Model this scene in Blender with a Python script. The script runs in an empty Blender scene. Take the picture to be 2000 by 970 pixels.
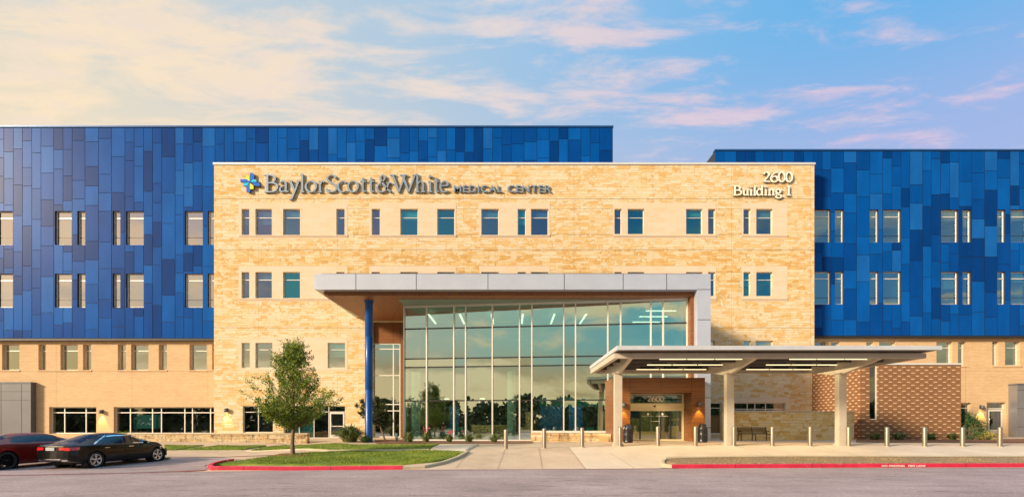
import bpy, bmesh, math, random
from mathutils import Vector, Matrix
R = math.radians
sc = bpy.context.scene
COL = sc.collection
F, CX, HY, CAMZ = 1000.0, 1000.0, 828.0, 1.10      # lens in photo pixels, principal column, horizon row, eye height
# ------------------------------------------------------------------ camera, light, exposure
cd = bpy.data.cameras.new('camera'); cam = bpy.data.objects.new('camera', cd); COL.objects.link(cam)
cd.sensor_width = 36; cd.lens = 18.0; cd.shift_y = (HY-485)/2000.0
cd.clip_start = .1; cd.clip_end = 3000
cam.location = (0, 0, CAMZ); cam.rotation_euler = (R(90), 0, 0); sc.camera = cam
sc.view_settings.view_transform = 'Standard'; sc.view_settings.look = 'None'
sc.view_settings.gamma = 1; sc.view_settings.exposure = 0.90
SUN_EL, SUN_AZ = 20.0, 236.0        # low evening sun from the left, camera side (compass degrees)
sd = bpy.data.lights.new('sun', 'SUN'); sun = bpy.data.objects.new('sun', sd); COL.objects.link(sun)
sd.energy = 3.7; sd.angle = R(9); sd.color = (1, .80, .56)
_s = Vector((math.sin(R(SUN_AZ))*math.cos(R(SUN_EL)), math.cos(R(SUN_AZ))*math.cos(R(SUN_EL)), math.sin(R(SUN_EL))))
sun.rotation_euler = _s.to_track_quat('Z', 'Y').to_euler(); sun.location = (-60, -40, 40)

class NT:
    """tiny helper round a node tree"""
    def __init__(s, tree): s.t = tree; s.n = tree.nodes; s.l = tree.links
    def new(s, typ, **kw):
        n = s.n.new(typ)
        for k, v in kw.items(): setattr(n, k, v)
        return n
    def put(s, sock, v):
        if isinstance(v, bpy.types.NodeSocket): s.l.new(v, sock)
        elif isinstance(v, (tuple, list)) and len(v) == 3 and sock.type == 'RGBA': sock.default_value = (*v, 1)
        else: sock.default_value = v
    def m(s, op, a, b=0.0, c=None, clamp=False):
        n = s.new('ShaderNodeMath', operation=op, use_clamp=clamp); s.put(n.inputs[0], a); s.put(n.inputs[1], b)
        if c is not None: s.put(n.inputs[2], c)
        return n.outputs[0]
    def mix(s, f, a, b, bt='MIX'):
        n = s.new('ShaderNodeMix', data_type='RGBA', blend_type=bt, clamp_factor=True)
        s.put(n.inputs[0], f); s.put(n.inputs[6], a); s.put(n.inputs[7], b); return n.outputs[2]
    def ss(s, v, a, b, o0=0.0, o1=1.0):
        n = s.new('ShaderNodeMapRange', interpolation_type='SMOOTHSTEP'); s.put(n.inputs[0], v)
        for i, q in enumerate((a, b, o0, o1)): n.inputs[i+1].default_value = q
        return n.outputs[0]
    def comb(s, x, y, z):
        n = s.new('ShaderNodeCombineXYZ'); s.put(n.inputs[0], x); s.put(n.inputs[1], y); s.put(n.inputs[2], z); return n.outputs[0]
    def noise(s, vec, scale, detail=4, rough=.5, dist=0.0):
        n = s.new('ShaderNodeTexNoise'); s.put(n.inputs['Vector'], vec)
        n.inputs['Scale'].default_value = scale; n.inputs['Detail'].default_value = detail
        n.inputs['Roughness'].default_value = rough; n.inputs['Distortion'].default_value = dist; return n.outputs[0]
    def ramp(s, v, stops):
        n = s.new('ShaderNodeValToRGB'); s.put(n.inputs[0], v); e = n.color_ramp.elements
        while len(e) < len(stops): e.new(.5)
        for el, (p, c) in zip(e, stops): el.position = p; el.color = (*c, 1)
        return n.outputs[0]

w = bpy.data.worlds.new('World'); sc.world = w; w.use_nodes = True
T = NT(w.node_tree); T.n.clear()
tc = T.new('ShaderNodeTexCoord').outputs['Generated']
sp = T.new('ShaderNodeSeparateXYZ'); T.put(sp.inputs[0], tc); dx, dy, dz = sp.outputs
zc = T.m('MAXIMUM', dz, .05)
u = T.m('DIVIDE', dx, zc); v = T.m('DIVIDE', dy, zc)
back = T.ss(dy, -.15, .15, 1, 0)                                    # 1 = the half of the sky behind the camera
lr = T.ss(dx, -.75, .62)                                            # 0 = left (glow of the setting sun), 1 = right
clear = T.ramp(lr, [(0, (.58, .59, .56)), (.30, (.42, .53, .62)), (.60, (.29, .47, .67)), (1, (.10, .38, .70))])
clear_b = T.ramp(lr, [(0, (.62, .50, .45)), (.36, (.30, .33, .42)), (.6, (.10, .26, .38)), (1, (.09, .22, .34))])
mid_b = T.ramp(lr, [(0, (.56, .46, .32)), (.36, (.32, .48, .38)), (.6, (.14, .40, .44)), (1, (.12, .28, .42))])
clear_b = T.mix(T.ss(dz, .22, .34), mid_b, clear_b)
clear = T.mix(back, clear, clear_b)
lav = T.mix(lr, (.80, .66, .42), (.38, .40, .64))
low = T.ss(dz, .36, .60, 1, 0)
clear = T.mix(T.m('MULTIPLY', T.m('MULTIPLY', low, .75), T.m('SUBTRACT', 1.0, back)), clear, lav)
gold = T.mix(lr, (.50, .32, .11), (.38, .27, .16))
lowb = T.ss(dz, .085, .165, 1, 0)
clear = T.mix(T.m('MULTIPLY', lowb, back), clear, gold)
nv = T.comb(T.m('MULTIPLY', u, .95), T.m('MULTIPLY', v, 2.3), 3.1)
c1 = T.noise(nv, 2.3, 10, .60, .45)
c2 = T.noise(T.comb(T.m('MULTIPLY', u, 2.0), T.m('MULTIPLY', v, 5.5), 7.7), 2.1, 8, .62, .3)
bias = T.ss(dx, -.55, .6, .05, -.018)                               # more cloud on the left
c3 = T.noise(T.comb(T.m('MULTIPLY', dx, 2.4), 4.2, T.m('MULTIPLY', dz, 8.5)), 1.5, 7, .55, .5)
clb = T.m('MULTIPLY', T.ss(T.m('ADD', c3, T.ss(dx, -.8, .3, .06, .03)), .50, .64), T.ss(dz, .27, .36, 1, .15))
cl = T.ss(T.m('ADD', T.m('ADD', T.m('MULTIPLY', c1, .72), T.m('MULTIPLY', c2, .28)), bias), .47, .64)
ccol = T.ramp(lr, [(0, (.88, .69, .46)), (.5, (.78, .64, .56)), (1, (.62, .46, .60))])
shade = T.ss(c2, .44, .66)
ccol = T.mix(T.m('MULTIPLY', shade, .38), ccol, (.70, .60, .60))
ccol_b = T.mix(lr, (.88, .66, .40), (.84, .60, .24))
ccol = T.mix(back, ccol, ccol_b)
skyc = T.mix(T.m('MULTIPLY', T.mix(back, cl, clb), .86), clear, ccol)
gnd = T.mix(T.ss(dz, -.02, .01), (.22, .18, .15), skyc)
ns = T.new('ShaderNodeTexSky', sky_type='NISHITA', sun_disc=False)
ns.sun_elevation = R(SUN_EL); ns.sun_rotation = R(SUN_AZ)
b1 = T.new('ShaderNodeBackground'); T.put(b1.inputs[0], gnd); T.put(b1.inputs[1], T.ss(dz, .62, .80, .60, 1.15))  # overhead sky, mostly above the frame, brightened to add light on the facade
b2 = T.new('ShaderNodeBackground'); T.put(b2.inputs[0], ns.outputs[0]); b2.inputs[1].default_value = .008
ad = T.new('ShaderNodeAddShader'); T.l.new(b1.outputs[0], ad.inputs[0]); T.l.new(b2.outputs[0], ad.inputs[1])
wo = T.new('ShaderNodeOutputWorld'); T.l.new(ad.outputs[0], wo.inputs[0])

# ------------------------------------------------------------------ materials
M = {}
def mat(name, col=(.5, .5, .5), rough=.6, metal=0.0, spec=.5, coat=0.0, var=0.0, vscale=2.0, bump=0.0, bscale=20.0, fn=None, emit=None, es=0.0, vstretch=(1, 1, 1)):
    m = bpy.data.materials.new(name); m.use_nodes = True; t = NT(m.node_tree); p = t.n['Principled BSDF']
    p.inputs['Roughness'].default_value = rough; p.inputs['Metallic'].default_value = metal
    p.inputs['Specular IOR Level'].default_value = spec; p.inputs['Coat Weight'].default_value = coat
    p.inputs['Coat Roughness'].default_value = .08
    pos = t.new('ShaderNodeNewGeometry').outputs['Position']
    c = col
    if var:
        mp = t.new('ShaderNodeMapping'); t.put(mp.inputs[0], pos); mp.inputs['Scale'].default_value = vstretch
        n = t.noise(mp.outputs[0], vscale, 6, .6)
        k = t.ss(n, .3, .7)
        c = t.mix(k, tuple(x*(1-var) for x in col), tuple(min(1, x*(1+var)) for x in col))
    if fn: c = fn(t, pos, p) or c
    t.put(p.inputs['Base Color'], c)
    if bump:
        n = t.noise(pos, bscale, 5, .6); b = t.new('ShaderNodeBump'); b.inputs['Strength'].default_value = bump
        b.inputs['Distance'].default_value = .02; t.put(b.inputs['Height'], n); t.l.new(b.outputs[0], p.inputs['Normal'])
    if emit: t.put(p.inputs['Emission Color'], emit); p.inputs['Emission Strength'].default_value = es
    M[name] = m; return m

def sep(t, v):
    s = t.new('ShaderNodeSeparateXYZ'); t.put(s.inputs[0], v); return s.outputs
def brick(t, vec, bw, rh, mortar, off=.5, freq=2, bias=0.0):
    n = t.new('ShaderNodeTexBrick'); t.put(n.inputs['Vector'], vec); n.offset = off; n.offset_frequency = freq
    n.inputs['Color1'].default_value = (0, 0, 0, 1); n.inputs['Color2'].default_value = (1, 1, 1, 1); n.inputs['Mortar'].default_value = (.5, .5, .5, 1)
    n.inputs['Scale'].default_value = 1; n.inputs['Mortar Size'].default_value = mortar; n.inputs['Mortar Smooth'].default_value = .1
    n.inputs['Bias'].default_value = bias; n.inputs['Brick Width'].default_value = bw; n.inputs['Row Height'].default_value = rh
    return n.outputs['Color'], n.outputs['Fac']
def normal_from(t, p, h, strength, dist=.03):
    b = t.new('ShaderNodeBump'); b.inputs['Strength'].default_value = strength; b.inputs['Distance'].default_value = dist
    t.put(b.inputs['Height'], h); t.l.new(b.outputs[0], p.inputs['Normal'])

def stone_fn(cream, tan, gold, deep, line_z=True, amount=1.0):
    def fn(t, pos, p):
        x, y, z = sep(t, pos)
        xx = t.m('ADD', x, t.m('MULTIPLY', y, 1.0))
        warp = t.m('MULTIPLY', t.m('SUBTRACT', t.noise(t.comb(t.m('MULTIPLY', xx, .6), 0.0, t.m('MULTIPLY', z, 1.2)), 1.6, 2), .5), .10)
        vec = t.comb(xx, t.m('ADD', z, warp), 0.0)
        a, fa = brick(t, vec, .70, .20, .007, .37, 2)
        b, fb = brick(t, vec, 1.1, .30, .008, .61, 3)
        c, fc = brick(t, vec, .55, .20, .007, .23, 2)
        pick = t.ss(t.noise(vec, .9, 2), .47, .50); pick2 = t.ss(t.noise(t.comb(x, z, 5.0), 1.3, 2), .52, .55)
        g = t.mix(pick, a, b); g = t.mix(pick2, g, c)
        fm = t.mix(pick, fa, fb); fm = t.mix(pick2, fm, fc)
        streak = t.noise(t.comb(t.m('MULTIPLY', xx, .38), 2.0, t.m('MULTIPLY', z, 2.6)), 2.2, 6, .62, .4)
        fine = t.noise(t.comb(t.m('MULTIPLY', xx, 1.2), 2.0, t.m('MULTIPLY', z, 5.0)), 3.0, 6, .7)
        val = t.m('ADD', t.m('ADD', t.m('MULTIPLY', g, .30), t.m('MULTIPLY', streak, .52)), t.m('MULTIPLY', fine, .22))
        if line_z:                                                  # warmer quarry batch in the band below the storey joint
            band = t.m('MULTIPLY', t.ss(z, 15.65, 15.75, 1, 0), t.ss(z, 10.0, 13.5))
            val = t.m('ADD', val, t.m('MULTIPLY', band, .075))
        col = t.ramp(val, [(.34, cream), (.50, tan), (.61, gold), (.76, deep)])
        dark = t.m('MULTIPLY', fm, .30)
        if line_z:
            for zz in (15.73, 20.0, 9.2):
                d = t.m('ABSOLUTE', t.m('SUBTRACT', z, zz)); dark = t.m('MAXIMUM', dark, t.ss(d, .02, .045, .6, 0))
            q = t.m('FRACT', t.m('DIVIDE', t.m('ADD', x, 31.2), 6.62)); dark = t.m('MAXIMUM', dark, t.ss(t.m('ABSOLUTE', t.m('SUBTRACT', q, .5)), .002, .005, .33, 0))
        col = t.mix(dark, col, (.22, .14, .07))
        h = t.m('SUBTRACT', t.m('ADD', t.m('MULTIPLY', t.noise(pos, 6, 6, .7), .55), t.m('MULTIPLY', g, .5)), t.m('MULTIPLY', fm, .6))
        normal_from(t, p, h, .75*amount, .05)
        return col
    return fn
mat('stone', rough=.85, fn=stone_fn((.69, .59, .43), (.68, .54, .34), (.66, .45, .20), (.56, .32, .09)))
mat('stone_low', rough=.85, fn=stone_fn((.58, .48, .32), (.55, .42, .24), (.48, .31, .13), (.16, .12, .08), False))
mat('stone_screen', rough=.85, fn=stone_fn((.76, .60, .36), (.74, .54, .27), (.70, .44, .14), (.44, .27, .09), False))  # brighter, yellower copy of the low wall stone; warm lamplight put into its colour
_low = M['stone_low']; _t = NT(_low.node_tree); _p = _t.n['Principled BSDF']; _src = _p.inputs['Base Color'].links[0].from_socket
_pos = _t.new('ShaderNodeNewGeometry').outputs['Position']; _x, _y, _z = sep(_t, _pos)
_dr = _t.noise(_t.comb(_t.m('MULTIPLY', _x, 1.6), 0.0, _t.m('MULTIPLY', _z, .35)), 2.2, 6, .7); _bl = _t.noise(_pos, 3.2, 6, .75)
_k = _t.m('MULTIPLY', _t.ss(_dr, .44, .60), _t.ss(_bl, .38, .62))
_t.put(_p.inputs['Base Color'], _t.mix(_t.m('MULTIPLY', _k, .85), _src, (.07, .05, .035)))
def smooth_stone(t, pos, p):
    x, y, z = sep(t, pos)
    a, fa = brick(t, t.comb(x, z, 0.0), .95, .41, .006, .5, 2)
    n = t.noise(t.comb(t.m('MULTIPLY', x, .5), 0.0, t.m('MULTIPLY', z, 3.0)), 2.0, 5, .6)
    c = t.ramp(t.m('ADD', t.m('MULTIPLY', n, .7), t.m('MULTIPLY', a, .3)), [(.3, (.66, .54, .42)), (.6, (.66, .51, .36)), (.8, (.64, .46, .26))])
    return t.mix(t.m('MULTIPLY', fa, .22), c, (.3, .2, .1))
mat('limestone', rough=.8, fn=smooth_stone)
def tan_brick(t, pos, p):
    x, y, z = sep(t, pos)
    a, fa = brick(t, t.comb(t.m('ADD', x, y), z, 0.0), .40, .13, .012, .5, 2)
    n = t.noise(t.comb(t.m('MULTIPLY', x, .4), y, z), 1.1, 5, .6)
    n2 = t.noise(t.comb(t.m('MULTIPLY', x, .8), y, t.m('MULTIPLY', z, 7.0)), 1.0, 4, .7)
    c = t.ramp(t.m('ADD', t.m('ADD', t.m('MULTIPLY', n, .45), t.m('MULTIPLY', n2, .3)), t.m('MULTIPLY', a, .25)), [(.25, (.53, .35, .19)), (.5, (.60, .41, .23)), (.78, (.65, .47, .28))])
    dark = t.m('MULTIPLY', fa, .30)
    for zz in (5.72,):
        dark = t.m('MAXIMUM', dark, t.ss(t.m('ABSOLUTE', t.m('SUBTRACT', z, zz)), .015, .03, .45, 0))
    q = t.m('FRACT', t.m('DIVIDE', t.m('ADD', x, 36.4), 6.6)); dark = t.m('MAXIMUM', dark, t.ss(t.m('ABSOLUTE', t.m('SUBTRACT', q, .5)), .002, .005, .4, 0))
    return t.mix(dark, c, (.2, .12, .07))
mat('tan_brick', rough=.85, fn=tan_brick)
def accent_brick(t, pos, p):
    x, y, z = sep(t, pos)
    xx = t.m('ADD', x, y)
    r = t.m('DIVIDE', z, .2165); row = t.m('FLOOR', r)
    uu = t.m('ADD', t.m('DIVIDE', xx, .652), t.m('MULTIPLY', t.m('MODULO', t.m('ADD', row, 20), 2.0), .5))
    mk = t.m('MULTIPLY', t.m('LESS_THAN', t.m('FRACT', uu), .38), t.m('LESS_THAN', t.m('FRACT', r), .31))
    a, fa = brick(t, t.comb(xx, z, 0.0), .217, .0722, .010, .5, 2)
    n = t.noise(pos, 1.2, 5)
    c = t.ramp(t.m('ADD', t.m('MULTIPLY', a, .6), t.m('MULTIPLY', n, .4)), [(.2, (.16, .062, .021)), (.8, (.27, .115, .040))])
    c = t.mix(t.m('MULTIPLY', fa, .35), c, (.36, .25, .16))
    normal_from(t, p, t.m('SUBTRACT', mk, fa), .4, .01)
    return t.mix(mk, c, (.60, .46, .29))
mat('accent_brick', rough=.8, fn=accent_brick)
def wood_fn(t, pos, p):
    x, y, z = sep(t, pos)
    n = t.noise(t.comb(t.m('MULTIPLY', t.m('ADD', x, y), .35), 1.0, t.m('MULTIPLY', z, 14)), 1.6, 6, .65)
    c = t.ramp(n, [(.3, (.13, .042, .009)), (.55, (.20, .070, .014)), (.75, (.27, .105, .026))])
    d = t.m('ABSOLUTE', t.m('SUBTRACT', t.m('FRACT', t.m('DIVIDE', z, .295)), .5))
    return t.mix(t.ss(d, .46, .49, 0, .45), c, (.05, .02, .01))
mat('wood', rough=.45, fn=wood_fn)
def soffit_fn(t, pos, p):
    x, y, z = sep(t, pos)
    n = t.noise(t.comb(t.m('MULTIPLY', x, 6), t.m('MULTIPLY', y, .5), z), 1.6, 6, .6)
    c = t.ramp(n, [(.3, (.22, .08, .025)), (.7, (.36, .14, .05))])
    d = t.m('ABSOLUTE', t.m('SUBTRACT', t.m('FRACT', t.m('DIVIDE', t.m('ADD', x, t.m('MULTIPLY', y, .35)), 2.45)), .5))
    return t.mix(t.ss(d, .485, .495, 0, .7), c, (.03, .012, .01))
mat('soffit_wood', rough=.5, fn=soffit_fn)
BL = [(.002, .082, .35), (.001, .066, .30), (.001, .052, .255), (.001, .037, .185), (.007, .098, .37)]
for i, c in enumerate(BL):
    mat('blue_panel_%s' % 'abcde'[i], c, rough=.30, metal=0, spec=.07, var=.10, vscale=.9, vstretch=(1, 1, .35), bump=.05, bscale=1.2)
mat('joint_dark', (.012, .022, .05), .7)
mat('blue_trim', (.02, .10, .30), .35, .2)
mat('blue_column', (.001, .062, .28), .35, 0, .3, .1)
mat('alu_white', (.56, .59, .64), .38, .25, var=.05)
mat('alu_panel', (.47, .51, .61), .38, .3, var=.04, vscale=.7)
mat('alu_dull', (.26, .26, .28), .35, .5, var=.1, vscale=.5)
mat('frame_alu', (.74, .70, .64), .38, .3)
mat('coping', (.72, .72, .70), .35, .3)
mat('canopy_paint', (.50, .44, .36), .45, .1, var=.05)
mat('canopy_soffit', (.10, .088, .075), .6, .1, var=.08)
mat('grey_metal', (.12, .12, .135), .5, .2, var=.08, vscale=.5)
mat('dark_metal', (.03, .03, .032), .4, .3)
mat('steel', (.33, .285, .22), .42, .75, var=.06, vscale=9)
mat('black_plastic', (.014, .014, .016), .35, 0, .5, .2)
mat('rubber', (.018, .017, .017), .8)
mat('bag_blue', (.02, .05, .16), .4)
def concrete_fn(c0, c1, c2):
    def fn(t, pos, p):
        n = t.noise(pos, .45, 7, .65, .5); f = t.noise(pos, 9, 5, .7); s = t.noise(pos, 60, 2)
        val = t.m('ADD', t.m('ADD', t.m('MULTIPLY', n, .6), t.m('MULTIPLY', f, .25)), t.m('MULTIPLY', s, .15))
        normal_from(t, p, s, .2, .01)
        return t.ramp(val, [(.32, c0), (.5, c1), (.68, c2)])
    return fn
mat('concrete', rough=.75, fn=concrete_fn((.38, .28, .19), (.52, .39, .27), (.62, .48, .35)))
mat('concrete_pale', rough=.75, fn=concrete_fn((.52, .42, .30), (.62, .51, .39), (.70, .59, .46)))
mat('kerb_concrete', rough=.8, fn=concrete_fn((.34, .28, .18), (.46, .39, .27), (.56, .48, .34)))
def asphalt_fn(t, pos, p):
    n = t.noise(pos, .35, 6, .6); s = t.noise(pos, 42, 3, .7); s2 = t.noise(pos, 14, 3, .8)
    x, y, z = sep(t, pos)
    lane = t.noise(t.comb(t.m('MULTIPLY', x, .05), y, 0.0), 1.3, 4, .6)
    val = t.m('ADD', t.m('ADD', t.m('MULTIPLY', n, .22), t.m('MULTIPLY', lane, .09)), t.m('ADD', t.m('MULTIPLY', s, .42), t.m('MULTIPLY', s2, .27)))
    normal_from(t, p, s, .5, .012)
    col = t.ramp(val, [(.38, (.16, .12, .12)), (.5, (.32, .245, .245)), (.62, (.52, .41, .41))])
    crk = t.m('ABSOLUTE', t.m('SUBTRACT', t.noise(t.comb(t.m('MULTIPLY', x, .12), y, 3.0), .9, 5, .55), .5))
    return t.mix(t.ss(crk, .002, .007, .6, 0), col, (.06, .05, .05))
mat('asphalt', rough=.8, fn=asphalt_fn)
def kerb_red_fn(t, pos, p):
    n = t.noise(pos, 1.2, 6, .7); f = t.noise(pos, 18, 4, .7)
    c = t.ramp(t.m('ADD', t.m('MULTIPLY', n, .6), t.m('MULTIPLY', f, .4)), [(.35, (.42, .008, .035)), (.6, (.60, .02, .065)), (.72, (.62, .13, .14))])
    x, y, z = sep(t, pos); d = t.m('ABSOLUTE', t.m('SUBTRACT', t.m('FRACT', t.m('DIVIDE', t.m('ADD', x, 30.4), 3.5)), .5))
    chip = t.m('MULTIPLY', t.ss(t.noise(pos, 7, 6, .75), .60, .66), .6)
    c = t.mix(chip, c, (.38, .25, .18))
    return t.mix(t.ss(d, .003, .007, .85, 0), c, (.10, .01, .015))
mat('kerb_red', rough=.6, fn=kerb_red_fn)
mat('red_line', (.38, .05, .05), .8, var=.4, vscale=5)
mat('white_paint', (.72, .66, .62), .7, var=.2, vscale=8)
mat('joint', (.26, .19, .12), .9)
def grass_fn(t, pos, p):
    n = t.noise(pos, .9, 5, .6); f = t.noise(pos, 22, 4, .7)
    normal_from(t, p, f, .8, .04)
    return t.ramp(t.m('ADD', t.m('MULTIPLY', n, .55), t.m('MULTIPLY', f, .45)), [(.35, (.06, .11, .010)), (.5, (.15, .22, .015)), (.62, (.29, .31, .03))])
mat('grass_turf', rough=.9, fn=grass_fn)
def blade_fn(a, b, c):
    def fn(t, pos, p):
        r = t.new('ShaderNodeNewGeometry').outputs['Random Per Island']; n = t.noise(pos, .8, 3)
        return t.ramp(t.m('ADD', t.m('MULTIPLY', r, .55), t.m('MULTIPLY', n, .45)), [(.2, a), (.5, b), (.8, c)])
    return fn
mat('grass_blade', rough=.7, fn=blade_fn((.07, .13, .010), (.17, .26, .018), (.34, .34, .04)))
mat('leaf_oak', rough=.5, fn=blade_fn((.05, .11, .010), (.16, .25, .018), (.40, .40, .03)))
mat('leaf_dark', rough=.5, fn=blade_fn((.02, .04, .01), (.04, .07, .014), (.09, .11, .025)))
mat('yucca', rough=.6, fn=blade_fn((.05, .09, .02), (.10, .15, .035), (.24, .22, .06)))
mat('agave', (.16, .27, .30), .5)
mat('bush_green', rough=.6, fn=blade_fn((.015, .045, .012), (.035, .09, .02), (.07, .14, .03)))
mat('bush_yellow', rough=.6, fn=blade_fn((.14, .14, .03), (.32, .27, .05), (.5, .38, .08)))
mat('dry_grass', rough=.9, fn=blade_fn((.20, .15, .07), (.32, .24, .11), (.42, .33, .17)))
mat('flower_red', (.6, .03, .05), .6)
mat('bark', (.17, .115, .075), .9, var=.4, vscale=14, bump=.6, bscale=30)
mat('mulch', (.20, .085, .04), .95, var=.6, vscale=16, bump=1, bscale=25)
mat('soil', (.24, .17, .10), .95, var=.4, vscale=10, bump=.6, bscale=30)
mat('letter_face', (.24, .31, .39), .42, .3)
mat('letter_side', (.055, .06, .055), .5, .5)
mat('letter_white', (.86, .82, .72), .4)
mat('letter_rim', (.25, .20, .08), .5)
mat('logo_blue', (.008, .12, .62), .3); mat('logo_yellow', (.88, .72, .02), .3); mat('logo_cyan', (.02, .50, .80), .3)
mat('lamp_glow', (1, .8, .4), .5, emit=(1, .62, .16), es=12)
mat('tube_glow', (1, .9, .7), .5, emit=(1, .82, .46), es=.95)
mat('ceiling_strip', (1, 1, .8), .5, emit=(1, .98, .70), es=1.9)
mat('interior_dark', (.05, .05, .042), .8, var=.4, vscale=.7)
mat('interior_wall', (.13, .12, .09), .8, var=.4, vscale=.35)
mat('interior_floor', (.12, .10, .08), .35)
mat('interior_ceiling', (.22, .28, .24), .8)
mat('interior_teal', (.05, .28, .26), .6)
mat('interior_tan', (.42, .30, .14), .7)
mat('interior_column', (.45, .62, .56), .5)
mat('interior_blue', (.01, .12, .34), .6)
mat('blind', (.32, .60, .58), .8)
def glass(name, tint, refl, fac, rough=.0, wavy=.02):
    m = bpy.data.materials.new(name); m.use_nodes = True; t = NT(m.node_tree); t.n.clear()
    g = t.new('ShaderNodeBsdfGlossy'); g.inputs['Roughness'].default_value = rough; t.put(g.inputs['Color'], refl)
    tr = t.new('ShaderNodeBsdfTransparent'); t.put(tr.inputs['Color'], tint)
    pos = t.new('ShaderNodeNewGeometry').outputs['Position']
    b = t.new('ShaderNodeBump'); b.inputs['Strength'].default_value = wavy; b.inputs['Distance'].default_value = .3
    t.put(b.inputs['Height'], t.noise(pos, .45, 2)); t.l.new(b.outputs[0], g.inputs['Normal'])
    x = t.new('ShaderNodeMixShader'); x.inputs[0].default_value = fac
    t.l.new(tr.outputs[0], x.inputs[1]); t.l.new(g.outputs[0], x.inputs[2])
    o = t.new('ShaderNodeOutputMaterial'); t.l.new(x.outputs[0], o.inputs[0]); M[name] = m
glass('curtain_glass', (.44, .64, .56), (.84, .98, .92), .60)
glass('pane_left', (.45, .5, .5), (.84, .78, .77), .70, .03)
glass('pane_stone_slate', (.40, .55, .70), (.42, .50, .74), .50, .02)
glass('pane_stone_teal', (.40, .75, .75), (.16, .60, .80), .50, .02)
glass('pane_stone_deep', (.40, .6, .70), (.38, .62, .85), .45, .02)
glass('pane_low', (.5, .6, .55), (.90, .97, .90), .55, .02)
glass('pane_right', (.40, .60, .65), (.50, .68, .82), .58, .02)
glass('pane_dark', (.40, .50, .50), (.75, .8, .8), .32, .02)
glass('door_glass', (.62, .66, .60), (.8, .85, .85), .26, .02)
mat('paint_black', (.004, .004, .005), .2, .0, .2, .4)
mat('paint_red', (.15, .006, .004), .3, .1, .35, .5)
mat('car_glass', (.006, .007, .010), .06, 0, .6, .2)
mat('chrome', (.82, .82, .82), .13, 1.0)
mat('rim_silver', (.62, .62, .64), .25, .9)
mat('rim_black', (.02, .02, .022), .25, .6)
mat('tail_red', (.55, .012, .02), .15, 0, .6, 1.0)
mat('tail_amber', (.9, .35, .05), .2, 0, .5, 1.0)
mat('plate_white', (.34, .36, .37), .5)
mat('bench_metal', (.07, .045, .03), .5, .4)
mat('block_far', (.20, .17, .14), .8)
mat('sign_cream', (.70, .58, .34), .4, .2)

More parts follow.
